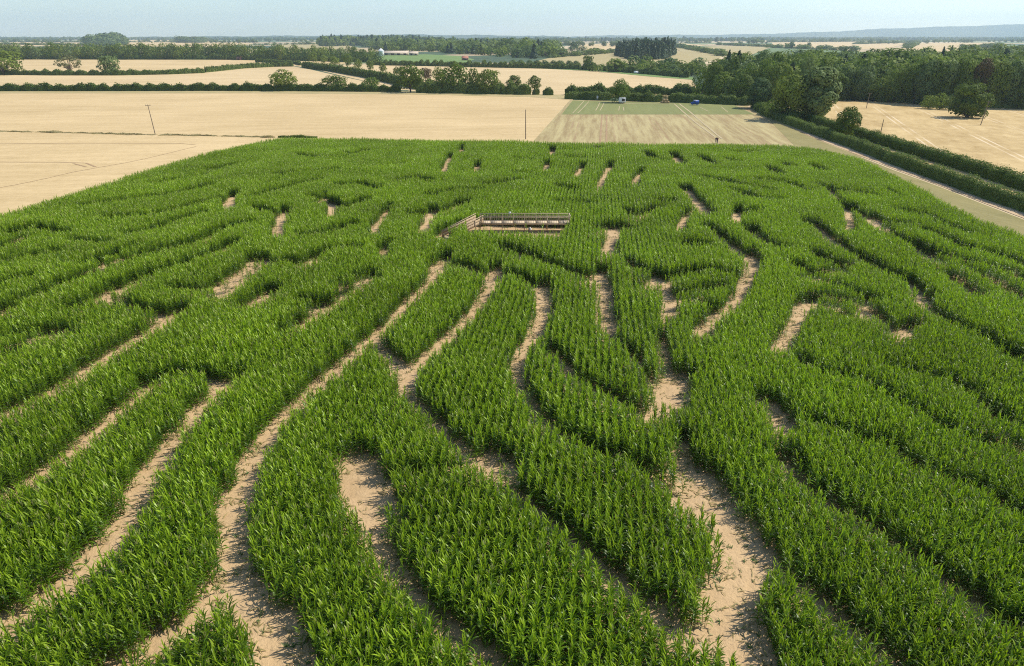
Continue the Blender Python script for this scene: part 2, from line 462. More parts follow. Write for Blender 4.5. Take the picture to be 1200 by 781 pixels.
# ------------------------------------------------------------------ hills on the skyline
def ridge(name, label, prof, y0, thick, mat):
    us = np.linspace(prof[0][0], prof[-1][0], 160)
    vs = np.interp(us, [p[0] for p in prof], [p[1] for p in prof])
    V = []; F = []
    for i, (u, v) in enumerate(zip(us, vs)):
        yr = y0 + thick * .5
        dz = (HORIZON - v) / FPX * yr * 1.17
        top = CAM_H + dz + 3.0 * math.sin(u * .35) + 4 * math.sin(u * .09 + 1)
        for t, k in ((0, 0), (.25, .55), (.5, 1.0), (1.0, 0.0)):
            y = y0 + thick * t
            x = (u - CU) / FPX * yr / CP * .93
            g = float(gz(y)) - 2
            V.append((x, y, g + max(0, top - g) * k))
    for i in range(len(us) - 1):
        for k in range(3):
            F.append((i * 4 + k, (i + 1) * 4 + k, (i + 1) * 4 + k + 1, i * 4 + k + 1))
    o = mkobj(name, mesh_np(name, V, np.array(F), [mat], smooth=True))
    return tag(o, label, 'hills', kind='structure')
ridge('hills', 'low blue wooded hills on the right skyline', [(560, 45), (700, 42.5), (850, 41.5), (930, 39.5), (1000, 36.5), (1080, 34.5), (1140, 33), (1200, 34), (1400, 37), (1700, 44.5)], 9800, 2600, M['hill'])
ridge('hills', 'faint low ridge on the left skyline', [(-500, 45), (-100, 44), (150, 44), (380, 42.6), (480, 41.6), (600, 42.4), (760, 45)], 8300, 1400, M['hill'])

# ------------------------------------------------------------------ instances as stuff
def instancer(name, pts, rots, scl, idx, protos, label, cat):
    me = bpy.data.meshes.new(name)
    n = len(pts)
    me.vertices.add(n); me.vertices.foreach_set('co', np.asarray(pts, np.float32).ravel())
    a = me.attributes.new('rot', 'FLOAT_VECTOR', 'POINT'); a.data.foreach_set('vector', np.asarray(rots, np.float32).ravel())
    a = me.attributes.new('scl', 'FLOAT_VECTOR', 'POINT'); a.data.foreach_set('vector', np.asarray(scl, np.float32).ravel())
    a = me.attributes.new('idx', 'INT', 'POINT'); a.data.foreach_set('value', np.asarray(idx, np.int32))
    o = mkobj(name, me)
    c = bpy.data.collections.new(name + '_kinds')
    for k, pm in enumerate(protos):
        c.objects.link(bpy.data.objects.new('%s_%02d' % (name, k), pm))
    g = bpy.data.node_groups.new(name, 'GeometryNodeTree')
    g.interface.new_socket('Geometry', in_out='INPUT', socket_type='NodeSocketGeometry')
    g.interface.new_socket('Geometry', in_out='OUTPUT', socket_type='NodeSocketGeometry')
    gi = g.nodes.new('NodeGroupInput'); go = g.nodes.new('NodeGroupOutput')
    ip = g.nodes.new('GeometryNodeInstanceOnPoints'); ci = g.nodes.new('GeometryNodeCollectionInfo')
    ci.inputs['Collection'].default_value = c
    ci.inputs['Separate Children'].default_value = True; ci.inputs['Reset Children'].default_value = True
    ip.inputs['Pick Instance'].default_value = True
    def na(nm, t):
        q = g.nodes.new('GeometryNodeInputNamedAttribute'); q.data_type = t; q.inputs['Name'].default_value = nm
        return [s for s in q.outputs if s.enabled and s.name == 'Attribute'][0]
    L = g.links.new
    L(gi.outputs[0], ip.inputs['Points']); L(ci.outputs[0], ip.inputs['Instance'])
    L(na('idx', 'INT'), ip.inputs['Instance Index'])
    L(na('rot', 'FLOAT_VECTOR'), ip.inputs['Rotation']); L(na('scl', 'FLOAT_VECTOR'), ip.inputs['Scale'])
    L(ip.outputs[0], go.inputs[0])
    md = o.modifiers.new('scatter', 'NODES'); md.node_group = g
    return tag(o, label, cat, kind='stuff')

# ------------------------------------------------------------------ the maize maze
def inside(pts, poly):
    x, y = pts[:, 0], pts[:, 1]; r = np.zeros(len(pts), bool)
    px, py = poly[:, 0], poly[:, 1]; j = len(poly) - 1
    for i in range(len(poly)):
        with np.errstate(divide='ignore', invalid='ignore'):
            c = ((py[i] > y) != (py[j] > y)) & (x < (px[j] - px[i]) * (y - py[i]) / (py[j] - py[i]) + px[i])
        r ^= c; j = i
    return r
def dist_poly(pts, line):
    d = np.full(len(pts), 1e9)
    for a, b in zip(line[:-1], line[1:]):
        a = np.asarray(a); b = np.asarray(b); ab = b - a; L = ab @ ab + 1e-9
        t = np.clip(((pts - a) @ ab) / L, 0, 1)
        d = np.minimum(d, np.linalg.norm(pts - (a + t[:, None] * ab), axis=1))
    return d

# 'g': centre line of sand that shows; 's': line of shaded maize seen across a sunken path
PATHS = [
 ('o', 2.55, [(522, 308), (505, 335), (480, 362), (455, 388), (430, 410), (395, 442), (352, 480), (318, 515), (290, 560), (275, 600), (270, 650), (275, 690), (245, 722), (195, 760), (140, 795)]),
 ('g', 3.0, [(275, 685), (300, 720), (325, 755), (345, 800)]),
 ('g', 2.4, [(432, 405), (455, 425), (478, 450)]),
 ('o', 2.7, [(580, 322), (565, 360), (535, 393), (505, 420), (478, 446)]),
 ('s', 2.2, [(478, 450), (505, 475), (540, 510), (585, 545), (640, 590), (700, 635), (765, 690), (820, 725)]),
 ('g', 2.2, [(638, 340), (638, 375), (628, 405), (606, 437)]),
 ('s', 2.2, [(645, 400), (665, 425), (700, 445), (735, 462), (765, 485)]),
 ('s', 2.2, [(610, 440), (640, 485), (690, 515), (740, 528), (790, 558), (815, 585)]),
 ('g', 2.2, [(704, 325), (710, 360), (712, 388)]),
 ('s', 1.3, [(715, 388), (742, 408), (760, 432), (770, 450)]),
 ('g', 2.3, [(720, 272), (714, 298)]),
 ('s', 1.6, [(735, 300), (750, 312)]),
 ('g', 2.2, [(768, 330), (778, 352), (785, 372)]),
 ('s', 1.6, [(776, 385), (780, 415), (790, 432)]),
 ('g', 3.3, [(792, 450), (783, 492)]),
 ('s', 1.6, [(800, 500), (812, 560), (822, 590)]),
 ('g', 3.1, [(806, 560), (850, 610), (868, 660), (856, 705), (850, 745), (885, 800)]),
 ('g', 2.2, [(877, 303), (881, 325), (868, 352), (850, 375), (824, 393)]),
 ('g', 2.2, [(944, 362), (930, 388), (915, 412)]),
 ('s', 2.0, [(932, 412), (962, 430), (1005, 440), (1040, 455), (1080, 480), (1125, 498), (1180, 513), (1230, 530)]),
 ('s', 2.2, [(1007, 350), (1030, 367), (1052, 382)]),
 ('g', 2.4, [(1052, 398), (1066, 392)]),
 ('s', 2.2, [(1072, 345), (1100, 365), (1118, 374)]),
 ('s', 2.0, [(1040, 425), (1112, 437), (1137, 455), (1172, 482), (1215, 503)]),
 ('s', 2.0, [(895, 458), (915, 474), (960, 490), (1005, 502), (1045, 512), (1070, 535), (1137, 556), (1171, 581), (1230, 605)]),
 ('g', 2.4, [(896, 478), (908, 500), (916, 520)]),
 ('s', 2.2, [(915, 520), (942, 556), (985, 577), (1027, 607), (1078, 640), (1120, 672), (1154, 697), (1196, 721), (1240, 745)]),
 ('s', 2.0, [(880, 615), (905, 640), (942, 670), (980, 700), (1002, 721), (1040, 750), (1080, 800)]),
 ('o', 3.3, [(206, 374), (180, 393), (150, 411), (120, 431), (75, 460), (40, 478), (-30, 515)]),
 ('o', 2.9, [(188, 455), (152, 481), (112, 517), (62, 557), (-10, 608)]),
 ('o', 2.8, [(264, 458), (236, 488), (212, 517), (184, 552), (164, 582), (152, 612), (124, 652), (92, 684), (50, 716), (-20, 760)]),
 ('o', 3.2, [(433, 338), (410, 352), (372, 377), (333, 402)]),
 ('o', 3.2, [(316, 350), (288, 370)]),
 ('o', 3.2, [(372, 308), (350, 322)]),
 ('o', 2.7, [(72, 397), (20, 427), (-20, 445)]),
 ('o', 2.8, [(135, 345), (118, 356)]),
 ('s', 2.0, [(15, 387), (37, 381), (70, 377), (90, 384)]),
 ('s', 1.8, [(140, 347), (175, 355), (210, 359)]),
 ('s', 2.0, [(172, 437), (195, 434), (215, 427), (250, 432), (285, 432)]),
 ('g', 2.0, [(336, 252), (331, 264), (326, 278)]),
 ('g', 2.0, [(276, 233), (269, 246)]),
 ('g', 1.8, [(458, 250), (440, 275)]),
 ('g', 2.0, [(510, 252), (498, 274)]),
 ('s', 2.0, [(490, 246), (520, 243), (545, 233)]),
 ('g', 1.8, [(385, 235), (377, 239)]),
 ('g', 1.8, [(396, 246), (388, 255)]),
 ('g', 1.8, [(457, 295), (450, 301)]),
 ('g', 1.7, [(529, 187), (521, 204)]),
 ('g', 1.5, [(546, 172), (541, 180)]),
 ('g', 1.6, [(561, 197), (559, 202)]),
 ('g', 1.8, [(648, 175), (647, 182)]),
 ('g', 1.8, [(642, 195), (640, 201)]),
 ('g', 1.8, [(683, 199), (677, 209)]),
 ('g', 1.8, [(717, 198), (703, 221)]),
 ('g', 1.8, [(752, 206), (745, 217)]),
 ('g', 1.5, [(702, 170), (701, 176)]),
 ('g', 1.8, [(806, 256), (797, 272)]),
 ('g', 1.8, [(865, 252), (862, 263)]),
 ('s', 2.0, [(800, 215), (812, 228), (822, 240), (828, 248)]),
 ('g', 1.6, [(970, 226), (978, 240), (990, 252), (996, 272)]),
 ('o', 3.2, [(1000, 250), (1020, 266), (1045, 283), (1068, 297), (1102, 322)]),
 ('o', 3.4, [(1118, 335), (1150, 358)]),
 ('s', 2.0, [(1125, 308), (1150, 318), (1180, 338), (1220, 360)]),
 ('o', 3.2, [(1180, 425), (1200, 437)]),
 ('s', 2.2, [(513, 300), (540, 303), (565, 314), (585, 320)]),
 ('s', 1.9, [(590, 285), (615, 292), (650, 305), (680, 315), (704, 325)]),
 ('s', 1.9, [(600, 315), (622, 324), (640, 338)]),
 ('s', 1.7, [(187, 214), (215, 209), (245, 203)]),
 ('s', 1.7, [(250, 198), (278, 191)]),
 ('s', 1.8, [(105, 240), (130, 234), (200, 226), (250, 215)]),
 ('s', 1.8, [(135, 252), (185, 249), (240, 236), (272, 229)]),
 ('s', 1.8, [(22, 270), (50, 263), (80, 268)]),
 ('s', 1.8, [(95, 277), (135, 281)]),
 ('s', 2.0, [(-10, 330), (15, 325), (45, 320)]),
 ('s', 2.0, [(20, 352), (87, 325), (135, 307), (158, 299), (210, 285), (240, 277), (265, 264), (290, 258)]),
 ('s', 2.0, [(95, 352), (140, 337), (163, 321), (215, 306), (252, 292), (275, 280)]),
 ('s', 2.0, [(213, 330), (245, 332), (264, 323), (300, 300), (312, 294)]),
 ('s', 2.0, [(260, 342), (275, 330), (300, 312)]),
 ('s', 1.9, [(305, 240), (325, 246), (340, 244)]),
 ('s', 1.9, [(370, 228), (390, 232), (405, 240), (430, 232)]),
 ('s', 1.7, [(400, 215), (425, 213), (445, 220)]),
 ('s', 1.8, [(300, 295), (320, 305), (345, 300)]),
 ('s', 1.6, [(350, 180), (370, 184)]),
 ('s', 1.6, [(395, 178), (415, 180), (430, 176)]),
 ('s', 1.6, [(330, 205), (360, 200), (395, 198)]),
 ('s', 1.6, [(440, 195), (470, 192)]),
 ('s', 1.6, [(605, 185), (625, 187)]),
 ('s', 1.6, [(668, 184), (680, 185)]),
 ('s', 1.6, [(602, 201), (620, 202)]),
 ('s', 2.0, [(655, 217), (670, 219)]),
 ('s', 1.7, [(655, 234), (690, 236)]),
 ('s', 1.7, [(758, 178), (764, 184), (798, 188)]),
 ('s', 1.7, [(788, 178), (798, 190)]),
 ('s', 1.7, [(820, 182), (838, 192)]),
 ('s', 1.7, [(853, 186), (866, 190)]),
 ('s', 1.7, [(865, 178), (885, 177)]),
 ('s', 1.7, [(820, 205), (845, 210), (870, 215), (900, 222)]),
 ('s', 1.7, [(772, 233), (786, 234)]),
 ('s', 1.9, [(828, 262), (850, 277), (868, 293), (882, 299)]),
 ('s', 1.9, [(864, 246), (878, 244)]),
 ('s', 1.9, [(875, 262), (890, 275), (912, 285)]),
 ('s', 1.9, [(803, 282), (820, 283)]),
 ('s', 1.9, [(750, 330), (765, 322), (800, 315), (830, 312), (860, 318)]),
 ('s', 1.9, [(780, 340), (815, 336), (845, 330)]),
 ('s', 1.9, [(700, 262), (720, 258), (735, 264)]),
 ('s', 1.8, [(735, 243), (745, 250), (770, 240)]),
 ('s', 1.7, [(915, 190), (925, 194)]),
 ('s', 1.7, [(950, 193), (965, 199)]),
 ('s', 1.7, [(900, 195), (912, 203)]),
 ('s', 1.9, [(945, 255), (960, 265), (985, 285), (1020, 305)]),
 ('s', 1.9, [(930, 305), (948, 316), (980, 312)]),
 ('s', 1.9, [(1010, 300), (1030, 310), (1060, 322), (1080, 340)]),
 ('s', 1.9, [(935, 345), (960, 340), (990, 345), (1010, 350)]),
 ('s', 1.9, [(1115, 372), (1140, 385), (1165, 400)]),
 ('s', 2.0, [(408, 545), (418, 565), (455, 600)]),
 ('g', 3.9, [(424, 552), (430, 585), (438, 610)]),
 ('s', 2.2, [(440, 600), (470, 655), (510, 700), (560, 735), (610, 775), (640, 800)]),
 ('s', 1.5, [(450, 548), (500, 542), (560, 540)]),
 ('g', 2.4, [(575, 545), (600, 560)]),
 ('g', 2.5, [(520, 280), (545, 270), (575, 268), (640, 270)]),
]
# further slits of the maze across its far half, seen only as darker lines
_r = np.random.default_rng(77)
_px = np.array([p for _, _, pl in PATHS for a, b in zip(pl[:-1], pl[1:]) for p in (a, ((a[0] + b[0]) / 2, (a[1] + b[1]) / 2), b)])
_v = 177.0
while _v < 345:
    _u = _r.uniform(-60, 60)
    while _u < 1230:
        L_ = _r.uniform(28, 85); pl = []; v_ = _v + _r.uniform(-3, 3)
        base_slope = np.interp(_u, [0, 300, 500, 750, 950, 1200], [-.28, -.20, -.05, .08, .28, .40])
        v_ += np.interp(_u, [0, 250, 600, 950, 1250], [85, 18, 0, 18, 120]) * (.9 if _v < 250 else .5)
        for q_ in range(5):
            uu_ = _u + L_ * q_ / 4; pl.append((uu_, v_ + base_slope * L_ * q_ / 4 + 2.5 * math.sin(q_ + _u)))
        dmin = min(np.min(np.hypot((_px[:, 0] - a) * .55, (_px[:, 1] - b) * 1.6)) for a, b in pl)
        okp = all(not (525 < a < 690 and 225 < b < 300) for a, b in pl) and pl[0][1] < 380
        if dmin > 10.5 and okp:
            PATHS.append(('s', _r.uniform(1.5, 1.9), pl)); _px = np.vstack([_px, pl])
        _u += L_ + _r.uniform(8, 34)
    _v += np.interp(_v, [175, 340], [8, 15])
def path_world(mode, pts, w):
    if mode == 'o':                                                  # slanting path, its near side hidden by the nearer maize
        q = np.array(PP(pts)); d_ = np.gradient(q, axis=0); d_ /= np.linalg.norm(d_, axis=1)[:, None]
        n_ = np.stack([-d_[:, 1], d_[:, 0]], 1); n_ *= -np.sign((n_ * q).sum(1))[:, None]
        return q + n_ * (w / 2 - .72)
    if mode == 'g':
        q = np.array(PP(pts))
        k = 0 if q[0, 1] < q[-1, 1] else -1                          # the path runs on, hidden behind the nearer maize
        if min(p[1] for p in pts) < 430:
            e = q[k] * (1 - .6 * CORN_H / CAM_H)
            q = np.vstack([e, q]) if k == 0 else np.vstack([q, e])
        return q
    q = np.array(PP(pts, 1.4)); q[:, 1] -= w * .5
    return q
ROW_AZ = math.atan2((703 - CU) / FPX, CP + (CV - HORIZON) / FPX * SP)     # direction the drill rows run
ra = np.array([math.sin(ROW_AZ), math.cos(ROW_AZ)]); rb = np.array([math.cos(ROW_AZ), -math.sin(ROW_AZ)])
ROW, STEP = 0.56, 0.105
ni, nj = int(400 / ROW), int(300 / STEP)
I, J = np.meshgrid(np.arange(-ni // 2, ni // 2), np.arange(int(-20 / STEP), nj), indexing='ij')
I = I.ravel(); J = J.ravel()
base = I[:, None] * ROW * rb + (J[:, None] * STEP + (I[:, None] % 7) * .05) * ra
jit = rng.normal(0, 1, base.shape) * (.07, .05)
pts = base + jit
keep = inside(pts, corn_poly)
pts = pts[keep]
# only what the picture can plausibly see, and a margin around it
d = pts[:, 1] * CP + (CAM_H - gz(pts[:, 1])) * SP
u = CU + FPX * pts[:, 0] / d; v = CV - FPX * (pts[:, 1] * SP - (CAM_H - gz(pts[:, 1])) * CP) / d
k = (u > -170) & (u < 1370) & (v < 905)
pts = pts[k]
def lownoise(p, L, seed):
    r = np.random.default_rng(seed); o = np.zeros(len(p))
    for _ in range(7):
        a = r.uniform(0, 2 * np.pi); kx, ky = np.cos(a), np.sin(a); f = 2 * np.pi / (L * r.uniform(.6, 1.7))
        o += np.sin((p[:, 0] * kx + p[:, 1] * ky) * f + r.uniform(0, 6.28))
    return o / 2.6
wob = lownoise(pts, 2.5, 3) * .2 + lownoise(pts, .9, 4) * .1 + rng.normal(0, .15, len(pts))
rim = dist_poly(pts, corn_poly[:-2])
cut = np.zeros(len(pts), bool); edge = np.full(len(pts), 9.0)
for mode, w, pl in PATHS:
    vm = sum(p[1] for p in pl) / len(pl)
    w = w * (.76 if mode == 'o' else np.interp(vm, [190, 300, 420], [1.1, .95, .78]) if mode == 'g' else np.interp(vm, [190, 260, 330, 440], [1.6, 1.45, 1.1, .66]))
    q = path_world(mode, pl, w)
    lo = q.min(0) - 5; hi = q.max(0) + 5
    sel = np.where(((pts > lo) & (pts < hi)).all(1))[0]
    if not len(sel): continue
    dd = dist_poly(pts[sel], q) + wob[sel] - w / 2
    dd[rim[sel] < 4.5] = 9
    cut[sel] |= dd < 0
    edge[sel] = np.minimum(edge[sel], dd)
clear = np.array([P(546, 270, CORN_H), P(590, 271, CORN_H), P(640, 272.5, CORN_H), P(658, 269, CORN_H), P(670, 268), P(548, 267)])
cut |= inside(pts, clear)
stray = cut & (rng.random(len(pts)) < .018) & (edge > -.5)
miss = rng.random(len(pts)) < .04
ok = (~cut | stray) & ~miss
all_pts, edge_all = pts.copy(), edge.copy()
pts = pts[ok]; edge = edge[ok]; stray = stray[ok]
hscale = .91 * (.97 + .07 * lownoise(pts, 18, 5) + rng.normal(0, .085, len(pts)))
hscale *= np.where(edge < .5, rng.uniform(.86, 1.03, len(pts)), 1.0)
hscale[stray] *= .7
pz = gz(pts[:, 1]) + .07
P3 = np.column_stack([pts, pz])

def leaf_vf(r, z0, az, L, w, el, droop, twist):
    """one maize blade: base, arch and pointed tip"""
    ss = np.array([0, .22, .5, .78, 1.0]); ww = np.array([.55, .95, 1.0, .62, .0]) * w
    rad, zz = [0.008], [z0]; a = el
    for i in range(1, 5):
        ds = (ss[i] - ss[i - 1]) * L; a2 = el - droop * ((ss[i] + ss[i - 1]) / 2) ** 1.4
        rad.append(rad[-1] + math.cos(a2) * ds); zz.append(zz[-1] + math.sin(a2) * ds)
    ca, sa = math.cos(az), math.sin(az); V = []
    for i in range(5):
        t = twist * ss[i]; ox, oz = math.cos(t) * ww[i] / 2, math.sin(t) * ww[i] / 2
        side = .04 * L * math.sin(ss[i] * 3)
        cx, cy_ = rad[i] * ca - side * sa, rad[i] * sa + side * ca
        if i < 4:
            V += [(cx - sa * ox, cy_ + ca * ox, zz[i] + oz), (cx + sa * ox, cy_ - ca * ox, zz[i] - oz)]
        else: V.append((cx, cy_, zz[i]))
    return np.array(V), np.array([(0, 1, 3, 2), (2, 3, 5, 4), (4, 5, 7, 6)]), np.array([(6, 7, 8)])
def maize_variant(seed):
    r = random.Random(seed)
    st = MB().tube([(0, 0, 0), (r.uniform(-.02, .02), r.uniform(-.02, .02), .9), (r.uniform(-.04, .04), r.uniform(-.04, .04), 1.72)], [.016, .013, .006], 4)
    leaves = []; a0 = r.uniform(0, 6.28); n = 15
    for i in range(n):
        t = i / (n - 1)
        z0 = .22 + 1.56 * t
        az = a0 + math.pi * i + r.gauss(0, .45)
        if t < .3: L, el, dr = r.uniform(.4, .6), r.uniform(.5, .9), r.uniform(1.5, 2.2)
        elif t < .7: L, el, dr = r.uniform(.44, .62), r.uniform(.8, 1.12), r.uniform(.8, 1.8)
        else: L, el, dr = r.uniform(.34, .52), r.uniform(1.0, 1.45), r.uniform(.1, .9)
        w = r.uniform(.060, .088) * (1 if t < .8 else .85)
        leaves.append((leaf_vf(r, z0, az, L, w, el, dr, r.uniform(-.8, .8)), min(1, max(0, (t - .55) / .45)) * r.uniform(.6, 1), t < .12 and r.random() < .45))
    tas = None
    if seed % 10 == 5:
        tas = MB()
        for q in range(4):
            a = r.uniform(0, 6.28); sp = 0 if q == 0 else r.uniform(.04, .10); h0, h1 = 1.66, r.uniform(1.98, 2.18)
            tas.bar((0, 0, h0), (sp * math.cos(a), sp * math.sin(a), h1), .012, .012)
    return st, leaves, tas
def leaf_mesh(name, lf):
    (V, Q, T), yg, dry = lf
    me = mesh_np(name, V, [Q, T], [M['drymaize' if dry else 'maize']])
    a = me.attributes.new('young', 'FLOAT', 'POINT'); a.data.foreach_set('value', np.full(len(V), yg, np.float32))
    return me
NVAR = 10
variants = [maize_variant(100 + i) for i in range(NVAR)]
joined = []; parts = []
for st, leaves, tas in variants:
    mb = MB(); yv = []
    sv = np.concatenate(st.v); mb.add(sv, np.concatenate(st.f[4]), 1); yv += [0.0] * len(sv)
    for (V, Q, T), yg, dry in leaves:
        n0 = mb.n; mb.add(V, Q, 2 if dry else 0); mb.n = n0
        mb.f.setdefault(3, []).append(T + n0); mb.mi.setdefault(3, []).append(np.full(1, 2 if dry else 0)); mb.n = n0 + len(V)
        yv += [yg] * len(V)
    if tas:
        tv = np.concatenate(tas.v); mb.add(tv, np.concatenate(tas.f[4]), 3); yv += [0.0] * len(tv)
    me = mb.mesh('maize', [M['maize'], M['stalk'], M['drymaize'], M['tassel']])
    a = me.attributes.new('young', 'FLOAT', 'POINT'); a.data.foreach_set('value', np.array(yv, np.float32))
    joined.append(me)
    parts.append((st.mesh('stalk', [M['stalk']]), [leaf_mesh('leaf', l) for l in leaves], tas and tas.mesh('tassel', [M['tassel']])))

# the 300 plants that show largest are single things, the rest one crop
pu, pv = np.array([proj(x, y, z + 1.2) for x, y, z in P3[:6000]]).T if False else (None, None)
zz = P3[:, 2] + 1.2
dd = P3[:, 1] * CP - (zz - CAM_H) * SP
uu = CU + FPX * P3[:, 0] / dd; vv = CV - FPX * (P3[:, 1] * SP + (zz - CAM_H) * CP) / dd
vis = (uu > 5) & (uu < 1195) & (vv < 775)
cand = np.where(vis)[0]
near = cand[np.argsort(dd[cand])[:300]]
isnear = np.zeros(len(P3), bool); isnear[near] = True
rot = np.column_stack([rng.normal(0, .05, len(P3)), rng.normal(0, .05, len(P3)), rng.uniform(0, 6.283, len(P3))])
scl = np.column_stack([hscale * rng.uniform(.9, 1.15, len(P3))] * 2 + [hscale])
idx = rng.integers(0, NVAR, len(P3))
fm = ~isnear
instancer('maize_crop', P3[fm], rot[fm], scl[fm], idx[fm], joined, 'dense green maize crop cut into maze blocks by sandy paths', 'maize')
for i in near:
    e = empty('maize_plant', P3[i]); e.rotation_euler = rot[i]; e.scale = scl[i]
    tag(e, 'tall green maize plant in the nearest rows at the foot of the picture', 'maize plant', 'nearest maize plants')
    sm, lms, tm_ = parts[idx[i]]
    mkobj('stalk', sm, e)
    for lm in lms: mkobj('leaf', lm, e)
    if tm_: mkobj('tassel', tm_, e)

# trodden dry leaves and seedlings along the path edges
ed = np.where((edge_all > -1.1) & (edge_all < .15) & (all_pts[:, 1] < 95))[0]
ed = ed[rng.random(len(ed)) < .16]
lp = all_pts[ed] + rng.normal(0, .12, (len(ed), 2)); nl = len(lp)
def litter(seed, n, dry):
    r = random.Random(seed); mb = MB()
    for _ in range(n):
        if dry:
            a = r.uniform(0, 6.28); L = r.uniform(.15, .45); x, y = r.uniform(-.2, .2), r.uniform(-.2, .2); w = r.uniform(.015, .035)
            c, d_ = math.cos(a), math.sin(a)
            mb.add([(x - d_ * w, y + c * w, .015), (x + d_ * w, y - c * w, .02), (x + c * L * .5 + d_ * w, y + d_ * L * .5 - c * w, r.uniform(.03, .09)), (x + c * L * .5 - d_ * w, y + d_ * L * .5 + c * w, r.uniform(.03, .08)),
                    (x + c * L, y + d_ * L, .02), (x + c * L - d_ * .01, y + d_ * L + c * .01, .025)], [(0, 1, 2, 3), (3, 2, 4, 5)])
        else:
            V, Q, T = leaf_vf(r, .0, r.uniform(0, 6.28), r.uniform(.14, .34), .035, r.uniform(.5, 1.2), r.uniform(.6, 1.6), .3)
            mb.add(V, Q)
    return mb.mesh('litter', [M['drymaize' if dry else 'weedgreen']])
instancer('leaf_litter', np.column_stack([lp, gz(lp[:, 1]) + .076]), np.column_stack([np.zeros((nl, 2)), rng.uniform(0, 6.28, nl)]), np.column_stack([rng.uniform(.7, 1.4, nl)] * 3),
          np.where(rng.random(nl) < .7, rng.integers(0, 3, nl), rng.integers(3, 5, nl)), [litter(k, 4, True) for k in range(3)] + [litter(9 + k, 6, False) for k in range(2)],
          'dry trodden leaves and small weeds along the path edges', 'leaf litter')

# ------------------------------------------------------------------ trees
def unit(n, r):
    v = r.normal(size=(n, 3)); return v / np.linalg.norm(v, axis=1)[:, None]
def quads(C, N, size, r):
    """leaf clump faces at C facing N"""
    n = len(C); a = np.cross(N, unit(n, r)); a /= np.linalg.norm(a, axis=1)[:, None] + 1e-9
    b = np.cross(N, a); b /= np.linalg.norm(b, axis=1)[:, None] + 1e-9
    s = size * r.uniform(.6, 1.3, n)[:, None]; asp = r.uniform(.5, .9, n)[:, None]
    V = np.stack([C - a * s, C - b * s * asp, C + a * s, C + b * s * asp], 1).reshape(-1, 3)
    return V, np.arange(4 * n).reshape(n, 4)
def crown(seed, kind, n, leaf):
    """crown 12 m tall in all; lobes of leaf clumps around limbs. returns crown V,F and trunk MB"""
    r = np.random.default_rng(seed); tb = MB()
    if kind == 'conifer':
        z = 12 * (1 - np.sqrt(r.uniform(0, 1, n)) * .9); ang = r.uniform(0, 6.283, n)
        rr = (12.2 - z) * .27 * (.75 + .25 * np.sin(z * 5 + ang * 2)) * r.uniform(.55, 1.05, n)
        C = np.column_stack([rr * np.cos(ang), rr * np.sin(ang), z - rr * .15])
        N = np.column_stack([np.cos(ang), np.sin(ang), np.full(n, .7)]) + r.normal(0, .5, (n, 3)); N /= np.linalg.norm(N, axis=1)[:, None]
        tb.tube([(0, 0, -.3), (0, 0, 6), (0, 0, 11.5)], [.28, .18, .03], 6)
        V, F = quads(C, N, leaf, r); return V, F, tb
    if kind == 'oak':   ce, ra_, nl, lr, tr = (0, 0, 6.0), (5.2, 5.2, 5.3), 44, (1.3, 2.3), 1.3
    elif kind == 'round': ce, ra_, nl, lr, tr = (0, 0, 5.4), (4.5, 4.5, 5.8), 60, (1.1, 1.8), .7
    elif kind == 'tall': ce, ra_, nl, lr, tr = (0, 0, 6.6), (3.6, 3.6, 5.4), 40, (1.1, 1.9), 1.4
    elif kind == 'sparse': ce, ra_, nl, lr, tr = (0, 0, 7.2), (5.0, 5.0, 4.2), 46, (.6, 1.1), 2.4
    else: ce, ra_, nl, lr, tr = (0, 0, 5.0), (6.0, 6.0, 6.0), 48, (1.6, 2.6), .3      # bush
    ce = np.array(ce); ra_ = np.array(ra_)
    D = unit(nl, r); D[:, 2] = np.where(D[:, 2] < -.88, -D[:, 2], D[:, 2])
    fr = r.uniform(.62, .9, nl)
    LC = ce + D * ra_ * fr[:, None] + r.normal(0, .35, (nl, 3)); LR = r.uniform(*lr, nl)
    LC[:, 2] = np.minimum(LC[:, 2], 12 - LR * .85)
    if kind != 'sparse': LC = np.vstack([LC, ce]); LR = np.append(LR, ra_.min() * .62)
    w = LR ** 2; w /= w.sum()
    li = r.choice(len(LR), n, p=w); dn = unit(n, r)
    dn[:, 2] = np.abs(dn[:, 2]) * np.where(r.random(n) < .64, 1, -1)
    C = LC[li] + dn * (LR[li] * r.uniform(.72, 1.06, n))[:, None] * (1, 1, .85)
    C[:, 2] = np.maximum(C[:, 2], r.uniform(.15, 1.0, n) * (1 if kind == 'bush' else 1.5))
    # leaves buried deep inside other lobes are dropped
    cov = np.zeros(n, int)
    for c, q in zip(LC, LR): cov += (np.linalg.norm(C - c, axis=1) < q * .74)
    kp = cov == 0
    C = C[kp]; dn = dn[kp]
    N = dn * .8 + .7 * (C - ce) / ra_ + r.normal(0, .3, C.shape); N /= np.linalg.norm(N, axis=1)[:, None]
    V, F = quads(C, N, leaf, r)
    tb.tube([(0, 0, -.4), (.08, 0, tr * .5), (0, .1, tr), (0, 0, tr + 2.0)], [.42, .34, .30, .18], 7)
    for c in LC[r.permutation(len(LC))[:16 if kind == 'sparse' else 9]]:
        m = np.array([c[0] * .35, c[1] * .35, tr + (c[2] - tr) * .45])
        tb.tube([(0, 0, tr * .9), m, c], [.2, .12, .04], 5)
    return V, F, tb
